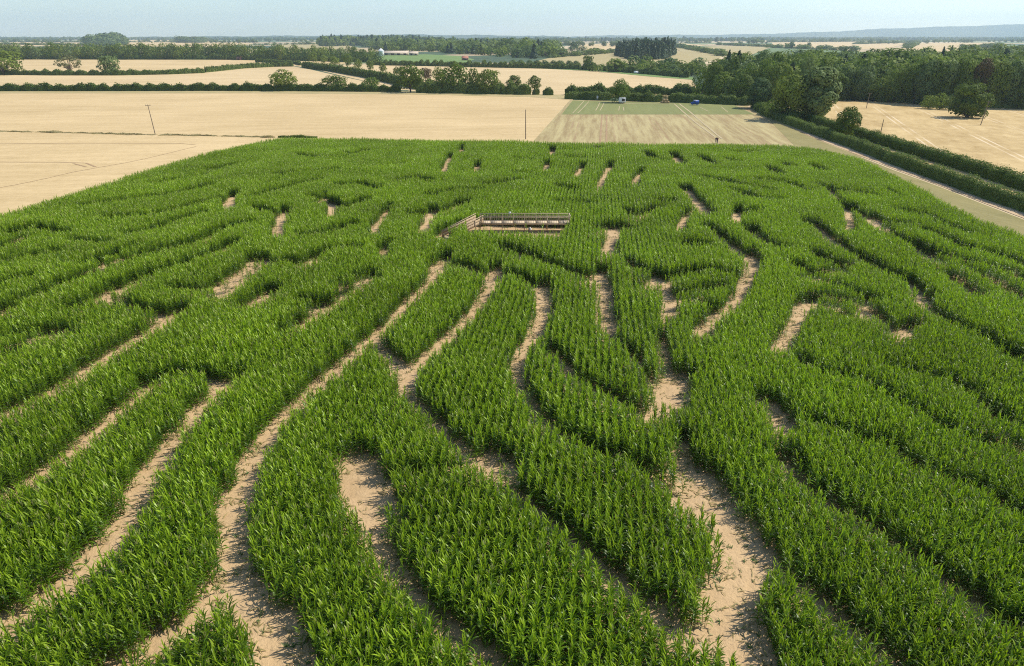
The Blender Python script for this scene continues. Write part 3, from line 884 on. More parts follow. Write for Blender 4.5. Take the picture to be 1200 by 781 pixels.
KM = {'oak': ('oak', 'oak'), 'bright': ('oak', 'lime'), 'round': ('round', 'oak'), 'tall': ('tall', 'blue'), 'sparse': ('sparse', 'pale'),
      'bronze': ('oak', 'brown'), 'conifer': ('conifer', 'conifer'), 'bush': ('bush', 'lime'), 'greybush': ('bush', 'blue'), 'grey': ('round', 'blue'), 'full': ('bush', 'oak'), 'fullbright': ('bush', 'lime'), 'fullgrey': ('bush', 'blue')}
cache = {}
def protos(kind, n, leaf, nvar=3):
    key = (kind, n)
    if key not in cache:
        sh, mt = KM[kind]; L = []
        for q in range(nvar):
            V, F, tb = crown(hash_seed(kind) + q * 17, sh, n, leaf)
            cm = mesh_np('crown', V, F, [M[mt]]); bk = M['pole' if kind == 'sparse' else 'bark']; tm = tb.mesh('trunk', [bk], smooth=True)
            V2 = np.concatenate([V] + tb.v); F2 = [np.concatenate([F, np.concatenate(tb.f[4]) + len(V)])]
            jm = mesh_np('tree', V2, F2, [M[mt], M['bark']], np.r_[np.zeros(len(F)), np.ones(len(F2[0]) - len(F))])
            L.append((cm, tm, jm, (np.percentile(np.abs(V[:, :2]), 98.5), np.percentile(V[:, 2], 99.7))))
        cache[key] = L
    return cache[key]
def hash_seed(s): return sum(ord(c) * (i + 3) for i, c in enumerate(s)) % 9973
NEAR, MID, FAR_ = (12000, .31), (3600, .42), (420, 1.15)
def tree(name, label, kind, u, v, top, w, lod=MID, group=None, var=None, split=True, cat='tree', rz=None, sink=0.0):
    """a tree whose foot is at (u,v) of the photograph, its top at row top and its crown w pixels wide"""
    x, y = P(u, v); h = px2m(v - top, y) / CP * 1.02; wd = px2m(w, y)
    pr = protos(kind, *lod); cm, tm, jm, (rx, tz) = pr[(var if var is not None else random.randrange(3)) % 3]
    s = (wd / 2 / (rx * .93),) * 2 + (h / tz,)
    rz = random.uniform(0, 6.28) if rz is None else rz
    loc = (x, y, float(gz(y)) - sink)
    if split:
        e = empty(name, loc, rz); e.scale = s
        mkobj('trunk', tm, e); mkobj('crown', cm, e)
    else:
        e = mkobj(name, jm, None, loc, (0, 0, rz), s)
    return tag(e, label, cat, group)

HG = 'trees along the first long hedge'
tree('oak_tree', 'dark round oak in the long hedge, left of the others', 'oak', 333, 106.5, 85.5, 31, group=HG, var=0)
tree('oak_tree', 'wide low oak second from the left in the long hedge', 'oak', 393, 106.5, 91, 30, group=HG, var=1)
tree('small_tree', 'small pale thin-leaved tree in the long hedge', 'bright', 435, 106, 93, 19, group=HG, var=2)
tree('oak_tree', 'large dark spreading oak where the diagonal hedge meets the long hedge', 'oak', 481, 108.5, 81.5, 30, group=HG, var=2)
tree('bronze_tree', 'small bronze-leaved tree right of the large dark oak', 'bronze', 499, 94.5, 82, 14, var=0)
tree('tall_tree', 'tallest double-crowned green tree in the middle of the hedgerow', 'bright', 533, 109, 79.5, 30, group=HG, var=0)
tree('tree', 'narrower tree leaning on the tallest double-crowned tree', 'oak', 516, 108, 83, 17, group=HG, var=1)
tree('oak_tree', 'broad flat-topped oak right of the tallest hedgerow tree', 'oak', 573, 110, 86, 26, group=HG, var=2)
tree('oak_tree', 'smaller oak joined to the left of the broad flat-topped oak', 'oak', 555, 109, 84.5, 18, group=HG, var=0)
tree('round_tree', 'small round dark tree near the right end of the hedgerow', 'round', 602, 109, 91.5, 16, group=HG, var=1)
tree('round_tree', 'small round tree standing alone at the hedgerow gap', 'round', 626, 106, 91.5, 15, group=HG, var=2)
for (uu_, vb, tp, w_), lb in zip([(367, 74, 63, 10), (380, 75, 66, 9), (393, 78, 68, 11), (407, 79, 66, 13), (420, 82, 71, 9), (434, 83, 73, 9), (449, 86, 76, 8.5), (465, 89.5, 80, 8.5)],
        ['first', 'second', 'third', 'fourth and largest', 'fifth', 'sixth', 'seventh', 'eighth and nearest']):
    tree('hedgerow_tree', 'small tree behind the diagonal hedge, %s from its upper end' % lb, 'oak' if uu_ > 410 else 'bright', uu_, vb, tp, w_, group='small trees behind the diagonal hedge')
tree('oak_tree', 'big oak cut by the left edge of the picture', 'oak', 5, 88, 62, 44, var=1)
tree('sparse_tree', 'pale half-bare tree with thin foliage in the left hedge', 'sparse', 83, 87.5, 68.5, 25, (1300, .36))
tree('leaning_tree', 'grey green lopsided tree right of the half-bare tree', 'grey', 130, 88, 69, 22, var=1)
tree('round_tree', 'round bright green tree standing in the double hedge behind the trailer', 'fullbright', 726, 120.5, 97, 20, var=0, lod=NEAR)
tree('round_tree', 'dark round tree on the far edge of the wide wheat field', 'round', 689, 82.5, 68, 12, var=1)
tree('round_tree', 'second dark tree on the far edge of the wide wheat field, near the van', 'round', 724, 84.5, 72, 11, var=2)
ORD = ['first', 'second', 'third', 'fourth', 'fifth', 'sixth', 'seventh', 'eighth', 'ninth', 'tenth', 'eleventh', 'twelfth', 'thirteenth', 'fourteenth', 'fifteenth', 'sixteenth', 'seventeenth', 'eighteenth', 'nineteenth', 'twentieth', 'last']
for q in range(9):
    tree('orchard_tree', '%s small round tree from the left in the neat row beyond the wide wheat field' % ORD[q], 'grey', 602 + q * 9.2 + random.uniform(-1, 1), 79.0 + .12 * q, 71.5 + .15 * q, 8.4,
         group='row of small round trees', split=False)
tree('round_tree', 'dense dark round tree alone in the stubble field', 'round', 1133, 138, 102.5, 35, NEAR, var=1, sink=.8)
for (bu, bv, bt, bw), lb in zip([(1088, 127.5, 114, 18), (1101, 128.5, 112, 19), (1116, 129, 113, 17)], ['bright green shrub at the left of the clump beside the lone tree',
        'tallest shrub in the middle of the clump beside the lone tree', 'greyer shrub nearest the lone tree']):
    tree('shrub', lb, 'bush' if bu < 1110 else 'greybush', bu, bv, bt, bw, MID, cat='shrub')
tree('round_tree', 'dark tree growing out of the double hedge beside the stubble field', 'oak', 990, 163, 131, 27, NEAR, var=1)
tree('big_tree', 'tall dark pointed tree at the corner of the wood with its trunk showing', 'tall', 953, 142, 89, 44, NEAR, var=0)
tree('big_tree', 'wide dark tree leaning out of the wood beside the field corner', 'oak', 925, 141, 96, 42, NEAR, var=2)
tree('round_tree', 'grey green round tree at the end of the hedge by the wood corner', 'grey', 888, 127, 97, 27, NEAR, var=2)
tree('bush', 'dark bush below the wood at the bend of the track', 'bush', 908, 139, 116, 26, MID, cat='bush')

# front of the right-hand wood: single trees
FR = [(822, 114, 84), (834, 116, 80), (846, 118, 90), (857, 119, 96), (868, 121, 92), (842, 108, 76), (858, 109, 73), (876, 114, 80), (893, 116, 76), (908, 122, 82),
      (920, 128, 86), (938, 128, 78), (870, 103, 68), (888, 105, 67), (905, 108, 69), (925, 112, 72), (943, 114, 70), (962, 117, 76), (974, 118, 86), (986, 117.5, 84),
      (998, 117.5, 88), (1010, 118, 84), (1022, 118.5, 96), (1034, 119.5, 94), (1046, 120.5, 88), (1058, 121, 84), (1070, 122, 80), (1082, 123, 79), (1094, 123.5, 79),
      (1106, 124, 80), (1118, 124.5, 80), (1130, 125, 79), (1143, 125.5, 78), (1156, 126, 80), (1169, 126.5, 82), (1182, 127, 80), (1196, 127.5, 79), (1212, 128, 80)]
cyc = ['fullbright', 'full', 'bright', 'fullgrey', 'full', 'fullgrey', 'oak', 'fullbright']
for q, (tu, tv, tt) in enumerate(FR):
    kd = 'bronze' if tu == 1143 else cyc[q % len(cyc)]
    if tu == 1143: lb, gr = 'bronze tinted tree in the wood edge above the lone round tree', None
    elif tu < 960: lb, gr = 'broadleaf tree of the wood between the green strip and the stubble field', 'trees of the near wood'
    else: lb, gr = '%s broadleaf tree from the left in the wood edge behind the stubble field' % ORD[min(20, [t_[0] for t_ in FR if t_[0] > 960 and t_[0] != 1143].index(tu))], 'trees along the wood edge behind the stubble'
    tree('wood_tree', lb, kd, tu, tv, tt, random.uniform(19, 27) * (1.1 if tv > 116 else 1), MID if tv < 116 else NEAR, gr)
# long tree belt on the left: single trees
belt = [(b, 0) for b in np.arange(-8, 446, 6.6)] + [(b, 1) for b in np.arange(-5, 440, 9.0)]
for q, (bu, row) in enumerate(belt):
    dn = .016 * max(0, bu - 250)
    tree('belt_tree', 'dark broadleaf tree in the long belt across the left of the picture', ['full', 'full', 'fullgrey', 'oak', 'full', 'fullbright'][q % 6], bu + random.uniform(-2, 2),
         69.8 + dn + random.uniform(-.5, .3) - row * 2.2, 53.2 + dn * 1.6 + random.uniform(-2.2, 2.4) - row * .8, random.uniform(10, 16), (1500, .55), 'trees of the left belt', split=False, sink=2.5)

UNDER = 1
def scatter_px(poly, spacing, seed, h=0.0, world=None):
    q = np.array(PP(poly, h) if world is None else world); r = np.random.default_rng(seed)
    lo, hi = q.min(0), q.max(0)
    gx, gy = np.meshgrid(np.arange(lo[0], hi[0], spacing), np.arange(lo[1], hi[1], spacing))
    p = np.column_stack([gx.ravel(), gy.ravel()]) + r.uniform(-.45, .45, (gx.size, 2)) * spacing
    return p[inside(p, q)]
def wood(name, label, poly, spacing, hrange, kinds, lod, seed, h=0.0, thin=1.0, wr=(.42, .6), extra=None, cat='wood', dome=0.0):
    p = scatter_px(poly, spacing, seed, h); r = np.random.default_rng(seed + 1)
    if thin < 1: p = p[r.random(len(p)) < thin]
    if extra is not None: p = np.vstack([p, extra])
    if not len(p): return
    pm = []
    for kd in kinds: pm += [t[2] for t in protos(kd, *lod)]
    hh = r.uniform(*hrange, len(p)) * (1 + .16 * lownoise(p, 60, seed))
    if dome:
        cx = (p[:, 0].max() + p[:, 0].min()) / 2; hw = np.ptp(p[:, 0]) / 2 + 1
        hh *= 1 - dome * np.abs((p[:, 0] - cx) / hw) ** 2.2
    hh = np.maximum(hh, 2.5); wd = hh * r.uniform(*wr, len(p)) * 2
    sc = np.column_stack([wd / 9.4, wd / 9.4, hh / 12.0])
    return instancer(name, np.column_stack([p, gz(p[:, 1]) - .2]), np.column_stack([np.zeros((len(p), 2)), r.uniform(0, 6.28, len(p))]), sc,
              r.integers(0, len(pm), len(p)), pm, label, cat)
# the body of the right-hand wood behind its front trees
wood('woodland', 'deep mixed wood filling the valley on the right', [(832, 103), (868, 112), (915, 126), (960, 116), (1010, 114), (1060, 117), (1110, 120), (1340, 124),
     (1340, 84), (1200, 84), (1120, 85), (1050, 86), (960, 87), (900, 89), (850, 93)], 9.5, (9, 18), ['full', 'fullbright', 'fullgrey', 'bright', 'conifer', 'full'], (1500, .55), 11, wr=(.36, .52))
wood('far_woodland', 'wooded valley side above the right-hand wood', [(860, 92), (950, 87), (1050, 86), (1200, 84), (1340, 84), (1340, 66), (1200, 69), (1130, 73), (1060, 76), (960, 79), (890, 84)],
     12.5, (8, 18), ['full', 'fullgrey', 'conifer', 'fullbright'], (900, .72), 12, wr=(.36, .52))
wood('woodland', 'pointed conifers and tall trees rising at the right edge of the wood', [(1150, 80), (1200, 83), (1340, 85), (1340, 77), (1200, 75)], 14, (14, 21), ['conifer', 'full', 'fullgrey'], (1500, .55), 13)
wood('conifer_plantation', 'dark dense conifer wood on the brown hill field', [(721, 66), (738, 70), (758, 71.5), (780, 69.5), (791, 64), (785, 60.5), (740, 60.5), (724, 62)], 7.5, (13, 22), ['conifer'], FAR_, 14, wr=(.26, .36), dome=.25)
wood('far_woodland', 'dark woods left of centre reaching to the skyline', [(440, 60), (500, 61), (560, 66), (640, 70), (660, 62), (620, 54), (520, 51), (440, 54)], 22, (7, 21), ['full', 'fullgrey', 'conifer', 'fullbright'], FAR_, 15, thin=.75)
wood('far_woodland', 'wooded ridge behind the long barn', [(375, 55), (420, 54), (520, 55), (520, 50), (420, 49), (375, 50)], 24, (10, 30), ['full', 'conifer'], FAR_, 16, dome=.4)
wood('far_woodland', 'line of scrubby trees below the hill field', [(690, 84), (740, 86), (800, 89), (850, 90), (850, 84), (790, 80), (740, 79.5), (690, 80)], 10, (4, 11), ['fullgrey', 'full', 'fullbright'], FAR_, 17, thin=.5)
wood('copse', 'domed copse on the left skyline', [(104, 53.5), (125, 54), (146, 53.2), (146, 51.5), (104, 51.5)], 14, (16, 34), ['fullgrey'], FAR_, 18, dome=.75)
wood('copse', 'small copse on the skyline right of the domed copse', [(208, 50.5), (240, 50.5), (240, 49.5), (208, 49.5)], 16, (14, 26), ['fullgrey'], FAR_, 19, dome=.7)
# thin lines of far hedgerow trees and small woods up to the horizon
fr = np.random.default_rng(21); ex = []
for _ in range(150):
    u0 = fr.uniform(-80, 1280); v0 = 45.0 + fr.exponential(3.2)
    if v0 > 60 or (u0 < 430 and v0 > 51): continue
    x0, y0 = P(u0, v0); L = px2m(fr.uniform(15, 90), y0); a = fr.normal(0, .25)
    n = int(L / 14); t = np.linspace(-.5, .5, max(2, n))
    ex.append(np.column_stack([x0 + t * L * math.cos(a), y0 + t * L * math.sin(a)]) + fr.normal(0, 5 if fr.random() < .5 else 30, (len(t), 2)))
ex = np.vstack(ex); ex = ex[(ex[:, 1] < 8200)]
ex2 = []
for a, b in [((890, 50), (1080, 48.6)), ((900, 56), (1000, 60)), ((1000, 52.2), (1075, 50)), ((1050, 49.4), (1190, 48.2)), ((640, 60), (700, 60)), ((640, 68.5), (720, 62)), ((792, 55), (850, 66)),
             ((700, 50.8), (830, 50.5)), ((0, 52.4), (110, 54.2)), ((0, 49.6), (300, 50)), ((300, 53), (430, 52)), ((430, 56), (520, 55)), ((560, 50), (670, 53)), ((470, 52.5), (660, 50)),
             ((905, 47.6), (1190, 46.8)), ((560, 47.2), (900, 47.8)), ((840, 53), (905, 55.6)), ((1062, 57), (1075, 50.6)), ((1130, 60), (1172, 54))]:
    A, B = np.array(P(*a)), np.array(P(*b)); n = max(3, int(np.linalg.norm(B - A) / 11)); t = np.linspace(0, 1, n)[:, None]
    ex2.append(A + (B - A) * t + fr.normal(0, 4, (n, 2)))
wood('far_hedgerows', 'thin dark hedgerow lines dividing the far fields', [(640, 50), (645, 50), (645, 49.9)], 400, (4, 10), ['full', 'fullgrey'], FAR_, 27, extra=np.vstack(ex2), wr=(.6, 1.0), cat='hedgerows')
wood('far_woodland', 'hedgerow trees and small woods dotted over the far plain', [(640, 50), (700, 49), (700, 47), (640, 47.4)], 40, (9, 17), ['oak', 'grey'], FAR_, 22, extra=ex)
for nm, pl, sd in (('dark wood band under the right skyline hills', [(880, 47.4), (1300, 47.4), (1300, 46), (880, 46)], 23), ('wood band across the middle of the far plain', [(560, 49), (900, 49.4), (900, 47.6), (560, 47)], 24),
                   ('wood band on the far left plain', [(-60, 47), (420, 47.5), (420, 46.2), (-60, 46)], 25)):
    wood('far_woodland', nm, pl, 55, (14, 22), ['oak', 'grey', 'conifer'], (160, 2.0), sd, thin=.55)

# ------------------------------------------------------------------ hedges
def hedge(name, label, line, h, w, leaf, dens, seed, mat='hedge', lump=.18, cat='hedge', group=None, kind=None):
    """clipped or shaggy hedge: a leafy skin over a solid core added to block light"""
    r = np.random.default_rng(seed)
    ln = resample(line, 1.5); d = np.gradient(ln, axis=0); d /= np.linalg.norm(d, axis=1)[:, None] + 1e-9
    nrm = np.stack([d[:, 1], -d[:, 0]], 1); s = np.arange(len(ln)) * 1.5
    ph = r.uniform(0, 6.28, 8); fr_ = r.uniform(.12, 1.4, 8)
    hm = 1 + lump * sum(np.sin(s * f + p) for f, p in zip(fr_, ph)) / 2.4
    wm = 1 + lump * sum(np.sin(s * f * 1.3 + p * 2) for f, p in zip(fr_, ph)) / 2.6
    taper = np.clip(np.minimum(s, s[-1] - s) / 1.2, .25, 1)
    hm *= .5 + .5 * taper; wm *= taper
    n = int(s[-1] * (2 * h + w) * dens)
    t = r.uniform(0, len(ln) - 1.001, n); i = t.astype(int); f = (t - i)[:, None]
    c = ln[i] * (1 - f) + ln[i + 1] * f; nn = nrm[i]; H = h * (hm[i] * (1 - f[:, 0]) + hm[i + 1] * f[:, 0]); WW = w * (wm[i] * (1 - f[:, 0]) + wm[i + 1] * f[:, 0])
    a = r.uniform(0, np.pi, n)
    ca, sa = np.cos(a), np.sin(a); pw = .62
    ox = np.sign(ca) * np.abs(ca) ** pw * WW / 2 * r.uniform(.82, 1.08, n); oz = sa ** pw * H * np.where(r.random(n) < .07, r.uniform(1.0, 1.24, n), r.uniform(.85, 1.07, n))
    C = np.column_stack([c + nn * ox[:, None], gz(c[:, 1]) + oz])
    N = np.column_stack([nn * ca[:, None], sa]) + r.normal(0, .45, (n, 3)); N /= np.linalg.norm(N, axis=1)[:, None]
    V, F = quads(C, N, leaf, r)
    # solid core in the same leaf material, added to stop light passing through
    aa = np.linspace(0, np.pi, 7); K = []
    for k in range(len(ln)):
        for q in aa:
            x = np.sign(math.cos(q)) * abs(math.cos(q)) ** pw * w * wm[k] / 2 * .8; z = max(0.0, math.sin(q)) ** pw * h * hm[k] * .82
            K.append((ln[k, 0] + nrm[k, 0] * x, ln[k, 1] + nrm[k, 1] * x, float(gz(ln[k, 1])) + z))
    cf = [(k * 7 + q, k * 7 + q + 1, (k + 1) * 7 + q + 1, (k + 1) * 7 + q) for k in range(len(ln) - 1) for q in range(6)]
    V2 = np.vstack([V, K]); F2 = np.vstack([F, np.array(cf) + len(V)])
    o = mkobj(name, mesh_np(name, V2, F2, [M[mat]]))
    return tag(o, label, cat, group, kind)
hedge('hedge', 'long shaggy hedge nearest the grass verge on the right', PP([(907, 139.5), (950, 156), (1000, 173.5), (1050, 193), (1100, 211), (1150, 230), (1200, 247), (1320, 292)]), 2.43, 2.38, .13, 34, 31, lump=.11)
hedge('hedge', 'second hedge on the far side of the hedge lane, along the stubble field', PP([(938, 139.5), (975, 152), (1020, 165), (1060, 178), (1100, 190), (1150, 206), (1200, 223), (1320, 266)]), 2.56, 2.75, .13, 32, 32, lump=.11)
hedge('hedge', 'near clipped hedge of the double hedge behind the green strip, left part', PP([(662, 116), (690, 117), (715, 118)]), 3.33, 3.75, .3, 12, 33, lump=.2)
hedge('hedge', 'near clipped hedge of the double hedge, between the trailer and the bales', PP([(733, 118.5), (776, 119.8)]), 3.33, 3.75, .3, 12, 34, lump=.16)
hedge('hedge', 'near clipped hedge of the double hedge, right of the bales', PP([(783, 119.8), (830, 121.5), (880, 124)]), 3.46, 3.75, .3, 12, 35, lump=.2)
hedge('hedge', 'far hedge of the double hedge in front of the wide wheat field', PP([(662, 111.5), (720, 111.5), (780, 111.5), (830, 111.5)]), 4.10, 5.00, .34, 10, 36, lump=.2)
hedge('scrub', 'rough grass and scrub between the two clipped hedges', PP([(664, 114), (720, 114.5), (780, 115.2), (845, 117)]), 1.28, 7.50, .3, 8, 37, 'weed', .25, 'scrub', kind='stuff')
hedge('hedge', 'long dark hedge across the left below the oaks', PP([(-60, 107), (100, 107), (250, 106.7), (350, 107), (470, 108)]), 3.33, 3.25, .36, 9, 38, lump=.2)
hedge('hedge', 'thick hedge under the hedgerow trees', PP([(488, 108.8), (540, 109.6), (590, 110.5), (622, 111.2)]), 4.61, 5.00, .4, 9, 39, lump=.3)
for q, (a, b) in enumerate([((624, 111.2), (632, 111.4)), ((636, 111.5), (648, 111.8))]):
    hedge('hedge', ['clipped bush-like hedge piece left of the field gap', 'last clipped hedge piece before the field gap'][q], PP([a, b]), 3.2, 3.4, .36, 10, 40 + q, lump=.2)
hedge('hedge', 'second hedge on the left with the half-bare tree, left piece', PP([(-60, 87), (60, 88.6), (140, 88.6), (200, 87.4), (240, 85.8)]), 3.33, 3.50, .42, 7, 43, lump=.2)
hedge('hedge', 'second hedge on the left, upper right piece curving to the tree belt', PP([(241, 85.2), (285, 80.5), (320, 78.6), (344, 78.2)]), 3.71, 3.75, .42, 7, 44, lump=.2)
hedge('hedge', 'dark diagonal hedge running down to the large oak', PP([(356, 79.5), (390, 84), (430, 91), (470, 100), (492, 105), (520, 106)]), 4.61, 4.50, .42, 8, 45, lump=.2)
hedge('hedge', 'thin hedge along the top of the left wheat field', PP([(300, 73), (350, 75.8), (352, 77)]), 3.07, 3.25, .5, 6, 46)
hedge('hedge', 'hedge along the far side of the wide wheat field', PP([(430, 76.5), (500, 77.6), (560, 79), (640, 80.6), (700, 82.4)]), 4.10, 5.00, .6, 5, 47, lump=.3)
hedge('hedge', 'low dark hedge right of the far round trees', PP([(705, 83), (740, 85.6), (775, 88.5), (806, 91.5)]), 3.84, 5.00, .6, 5, 48, lump=.2)
hedge('hedge', 'dark lane hedge above the van', PP([(740, 81.5), (780, 83.5), (815, 85.5)]), 3.07, 3.75, .6, 5, 49, lump=.2)
hedge('undergrowth', 'dark undergrowth along the foot of the left tree belt', PP([(-60, 69.6), (100, 69.8), (250, 70), (350, 71.5), (440, 73.4)]), 5.0, 7.0, .7, 3.2, 52, lump=.3, cat='undergrowth')
hedge('undergrowth', 'dark undergrowth along the wood edge behind the stubble field', PP([(962, 118), (1010, 117), (1060, 120.5), (1110, 124.5), (1200, 127.5), (1320, 129)]), 3.6, 5.0, .36, 8, 53, lump=.4, cat='undergrowth')
hedge('undergrowth', 'dark undergrowth at the corner of the wood beside the track', PP([(886, 126), (905, 138), (930, 142), (952, 140), (966, 124)]), 3.0, 5.0, .3, 9, 54, lump=.4, cat='undergrowth')
hedge('weeds', 'rough weedy strip between the two wheat blocks on the left', PP([(-60, 153.5), (60, 155.5), (160, 158), (260, 159.8), (322, 161.5)]), 0.22, 1.8, .12, 26, 50, 'weed', .7, 'weeds', kind='stuff')
hedge('hedge', 'short dark scrap of hedge at the far left corner of the maize', PP([(326, 161.6), (372, 162.2)]), 0.70, 1.20, .14, 24, 51, lump=.3)

# ------------------------------------------------------------------ tracks worn into the fields
def tramline(name, label, pts, w, mat, off):
    field(name, ribbon(resample(PP(pts), 6), w), mat, off, label, 'track', world=True)
tramline('tramline', 'dark wheel mark bending at its end in the left wheat field', [(-40, 190), (40, 190.5), (95, 190.5), (107, 192.5), (112, 196)], .5, M['tram'], .05)
tramline('tramline', 'short dark wheel mark under the bent one', [(86, 192), (96, 193), (101, 196)], .45, M['tram'], .05)
tramline('tramline', 'faint wheel mark below the weedy strip', [(-40, 168), (100, 169), (222, 168.4), (229, 170)], .35, M['tram'], .05)
tramline('tramline', 'slanting faint wheel mark in the left wheat field', [(-20, 224), (40, 213), (90, 201), (160, 189), (230, 172)], .22, M['tram'], .05)
for k, (a, b) in enumerate([((705.5, 134.8), (703, 170)), ((711, 134.8), (710.5, 170))]):
    tramline('tramline', ['left', 'right'][k] + ' dark wheel mark of the pair in the middle of the drilled field', [a, b], .5, M['tram'], .06)
for k, l in enumerate([[(790, 122), (800, 131), (815, 144), (838, 161)], [(796, 122), (808, 131), (824, 145), (846, 163)]]):
    tramline('tramline', ['left', 'right'][k] + ' pale wheel mark of the pair slanting to the two people', l, .55, M['tramlight'], .08)
for k, l in enumerate([[(671, 133), (677, 127), (684, 119)], [(677, 133), (684, 126), (690, 119.5)], [(698, 130), (701, 125), (703, 120)], [(703, 130), (706, 125), (708, 120)],
                       [(725, 130), (726, 125)], [(731, 130), (730.5, 126)], [(820, 126), (830, 131)], [(845, 125.5), (853, 132)]]):
    tramline('tramline', 'pale wheel mark in the green strip, number %s from the left' % ['one', 'two', 'three', 'four', 'five', 'six', 'seven', 'eight'][k], l, .32, M['tramlight'], .08)
tramline('tramline', 'pale worn line in front of the white trailer on the green strip', [(718, 121.6), (760, 122.2), (790, 122.4)], 1.2, M['tramlight'], .075)

# ------------------------------------------------------------------ viewing platform
def platform():
    xa, ya = P(562, 273.5); xb, yb = P(667.5, 273.0)
    y0 = (ya + yb) / 2; z0 = float(gz(y0)) + .07
    # deck front edge at row 263: find its height
    hd = 1.35
    L = xb - xa; wd = 1.6
    e = empty('viewing_platform', ((xa + xb) / 2, y0, z0))
    tag(e, 'long timber viewing platform with railings and a ramp rising out of the maize', 'platform')
    n = 8; bay = L / n
    for i in range(n):
        MB().box(-L / 2 + bay * (i + .5), wd / 2, hd - .03, bay - .03, wd - .02, .06).build('deck_board', M['deck'], e)
    for yy in (.03, wd - .03):
        MB().box(0, yy, hd - .17, L, .06, .2).build('edge_beam', M['wood'], e)
    for i in range(0, n + 1):
        for yy in (-.05, wd + .05):
            leg = (i % 2 == 0) or i == n
            zb = -.1 if leg else hd - .28
            MB().box(-L / 2 + bay * i + (.05 if i == 0 else -.05 if i == n else 0), yy, (zb + hd + .98) / 2, .08, .08, hd + .98 - zb).build('post', M['wood'], e)
    for yy in (-.05, wd + .05):
        MB().box(0, yy, hd + 1.0, L + .1, .10, .04).build('handrail', M['deck'], e)
        for zr in (.42, .76): MB().box(0, yy + (.06 if yy < 0 else -.06), hd + zr, L, .03, .05).build('rail', M['wood'], e)
    MB().box(L / 2 - .02, wd / 2, hd + 1.04, .10, wd + .2, .04).build('handrail', M['deck'], e)
    for zr in (.42, .76): MB().box(L / 2 - .12, wd / 2, hd + zr, .03, wd, .09).build('rail', M['wood'], e)
    nb = int(L / .25)
    for i in range(nb):
        for yy in (-.05, wd + .05): MB().box(-L / 2 + L * (i + .5) / nb, yy, hd + .49, .04, .04, .96).build('baluster', M['wood'], e)
    # ramp to the lower left
    xg, yg = P(522, 281)
    foot = Vector((xg - e.location.x, yg - e.location.y, float(gz(yg)) + .07 - z0 + .05)); head = Vector((-L / 2, wd / 2, hd - .03))
    dv = foot - head; side = Vector((-dv.y, dv.x, 0)).normalized()
    m = 9
    for i in range(m):
        a = head + dv * (i / m); b = head + dv * ((i + .94) / m)
        MB().bar(a, b, wd * .92, .05).build('ramp_board', M['deck'], e)
    for s in (-1, 1):
        MB().bar(head + side * s * wd * .5 + Vector((0, 0, 1.1)), foot + side * s * wd * .5 + Vector((0, 0, .95)), .1, .06).build('handrail', M['wood'], e)
        for zr in (.28, .68): MB().bar(head + side * s * wd * .5 + Vector((0, 0, zr)), foot + side * s * wd * .5 + Vector((0, 0, zr)), .03, .36).build('rail', M['wood'], e)
        for t in (.25, .5, .75, .98):
            p = head + dv * t + side * s * (wd * .5 + .05); g = -.2 * t
            MB().box(p.x, p.y, (p.z + 1.0 + foot.z - .3) / 2, .09, .09, p.z + 1.0 - foot.z + .3).build('post', M['wood'], e)
    sg = MB().box(0, 0, 0, .32, .03, .3).add(*box_vf(0, .03, -.28, .05, .03, .5)).build('notice_board', M['white'], None, loc=(e.location.x - 2.1, y0 + wd + .16, z0 + hd + 1.05))
    tag(sg, 'small white notice on the back rail of the viewing platform', 'sign')
    x, y = P(621, 270)
    b = empty('white_bag', (x, y, float(gz(y)) + .08)); tag(b, 'small white bag lying under the viewing platform', 'bag')
    r = np.random.default_rng(5); t = np.linspace(0, 2 * np.pi, 9)[:-1]
    V = [(.22 * math.cos(a) * k * r.uniform(.8, 1.2), .16 * math.sin(a) * k * r.uniform(.8, 1.2), z) for z, k in ((0, 1), (.14, 1.15), (.26, .7), (.34, .25)) for a in t]
    F = [(i * 8 + k, i * 8 + (k + 1) % 8, (i + 1) * 8 + (k + 1) % 8, (i + 1) * 8 + k) for i in range(3) for k in range(8)]
    mkobj('sack', mesh_np('sack', V, np.array(F), [M['white']], smooth=True), b)
    mkobj('knot', mesh_np('knot', *box_vf(0, 0, .36, .08, .06, .08), [M['white']]), b)
platform()

# ------------------------------------------------------------------ poles
def pole(label, u, v, top, lean=0.0, arm=True, h0=0.0):
    x, y = P(u, v, h0); z = float(gz(y)); h = px2m(v - top, y) / CP + h0
    e = empty('utility_pole', (x, y, z)); tag(e, label, 'pole', 'utility poles in the fields')
    e.rotation_euler = (0, lean, 0)
    MB().tube([(0, 0, -.4), (0, 0, h * .5), (0, 0, h)], [.13, .115, .085], 8).build('shaft', M['pole'], e)
    if arm:
        MB().bar((-.75, 0, h - .18), (.75, 0, h - .18), .11, .12).build('crossarm', M['pole'], e)
        for s in (-.65, 0, .65):
            MB().tube([(s, 0, h - .12), (s, 0, h + .02), (s, 0, h + .12)], [.03, .06, .03], 6).build('insulator', M['dark'], e)
pole('leaning utility pole in the weedy strip of the left wheat field', 182, 158, 127.5, -.055)
pole('utility pole at the corner between wheat and drilled field', 616, 163.5, 133, -.01, arm=False)
pole('utility pole right of the lone round tree, leaning', 1149, 147, 122.5, .10)
pole('utility pole beside the double hedge at the edge of the stubble', 1031, 160, 142.5, .03, arm=False)
pole('small far utility pole in front of the wood behind the stubble', 1015, 127.5, 112, .05)

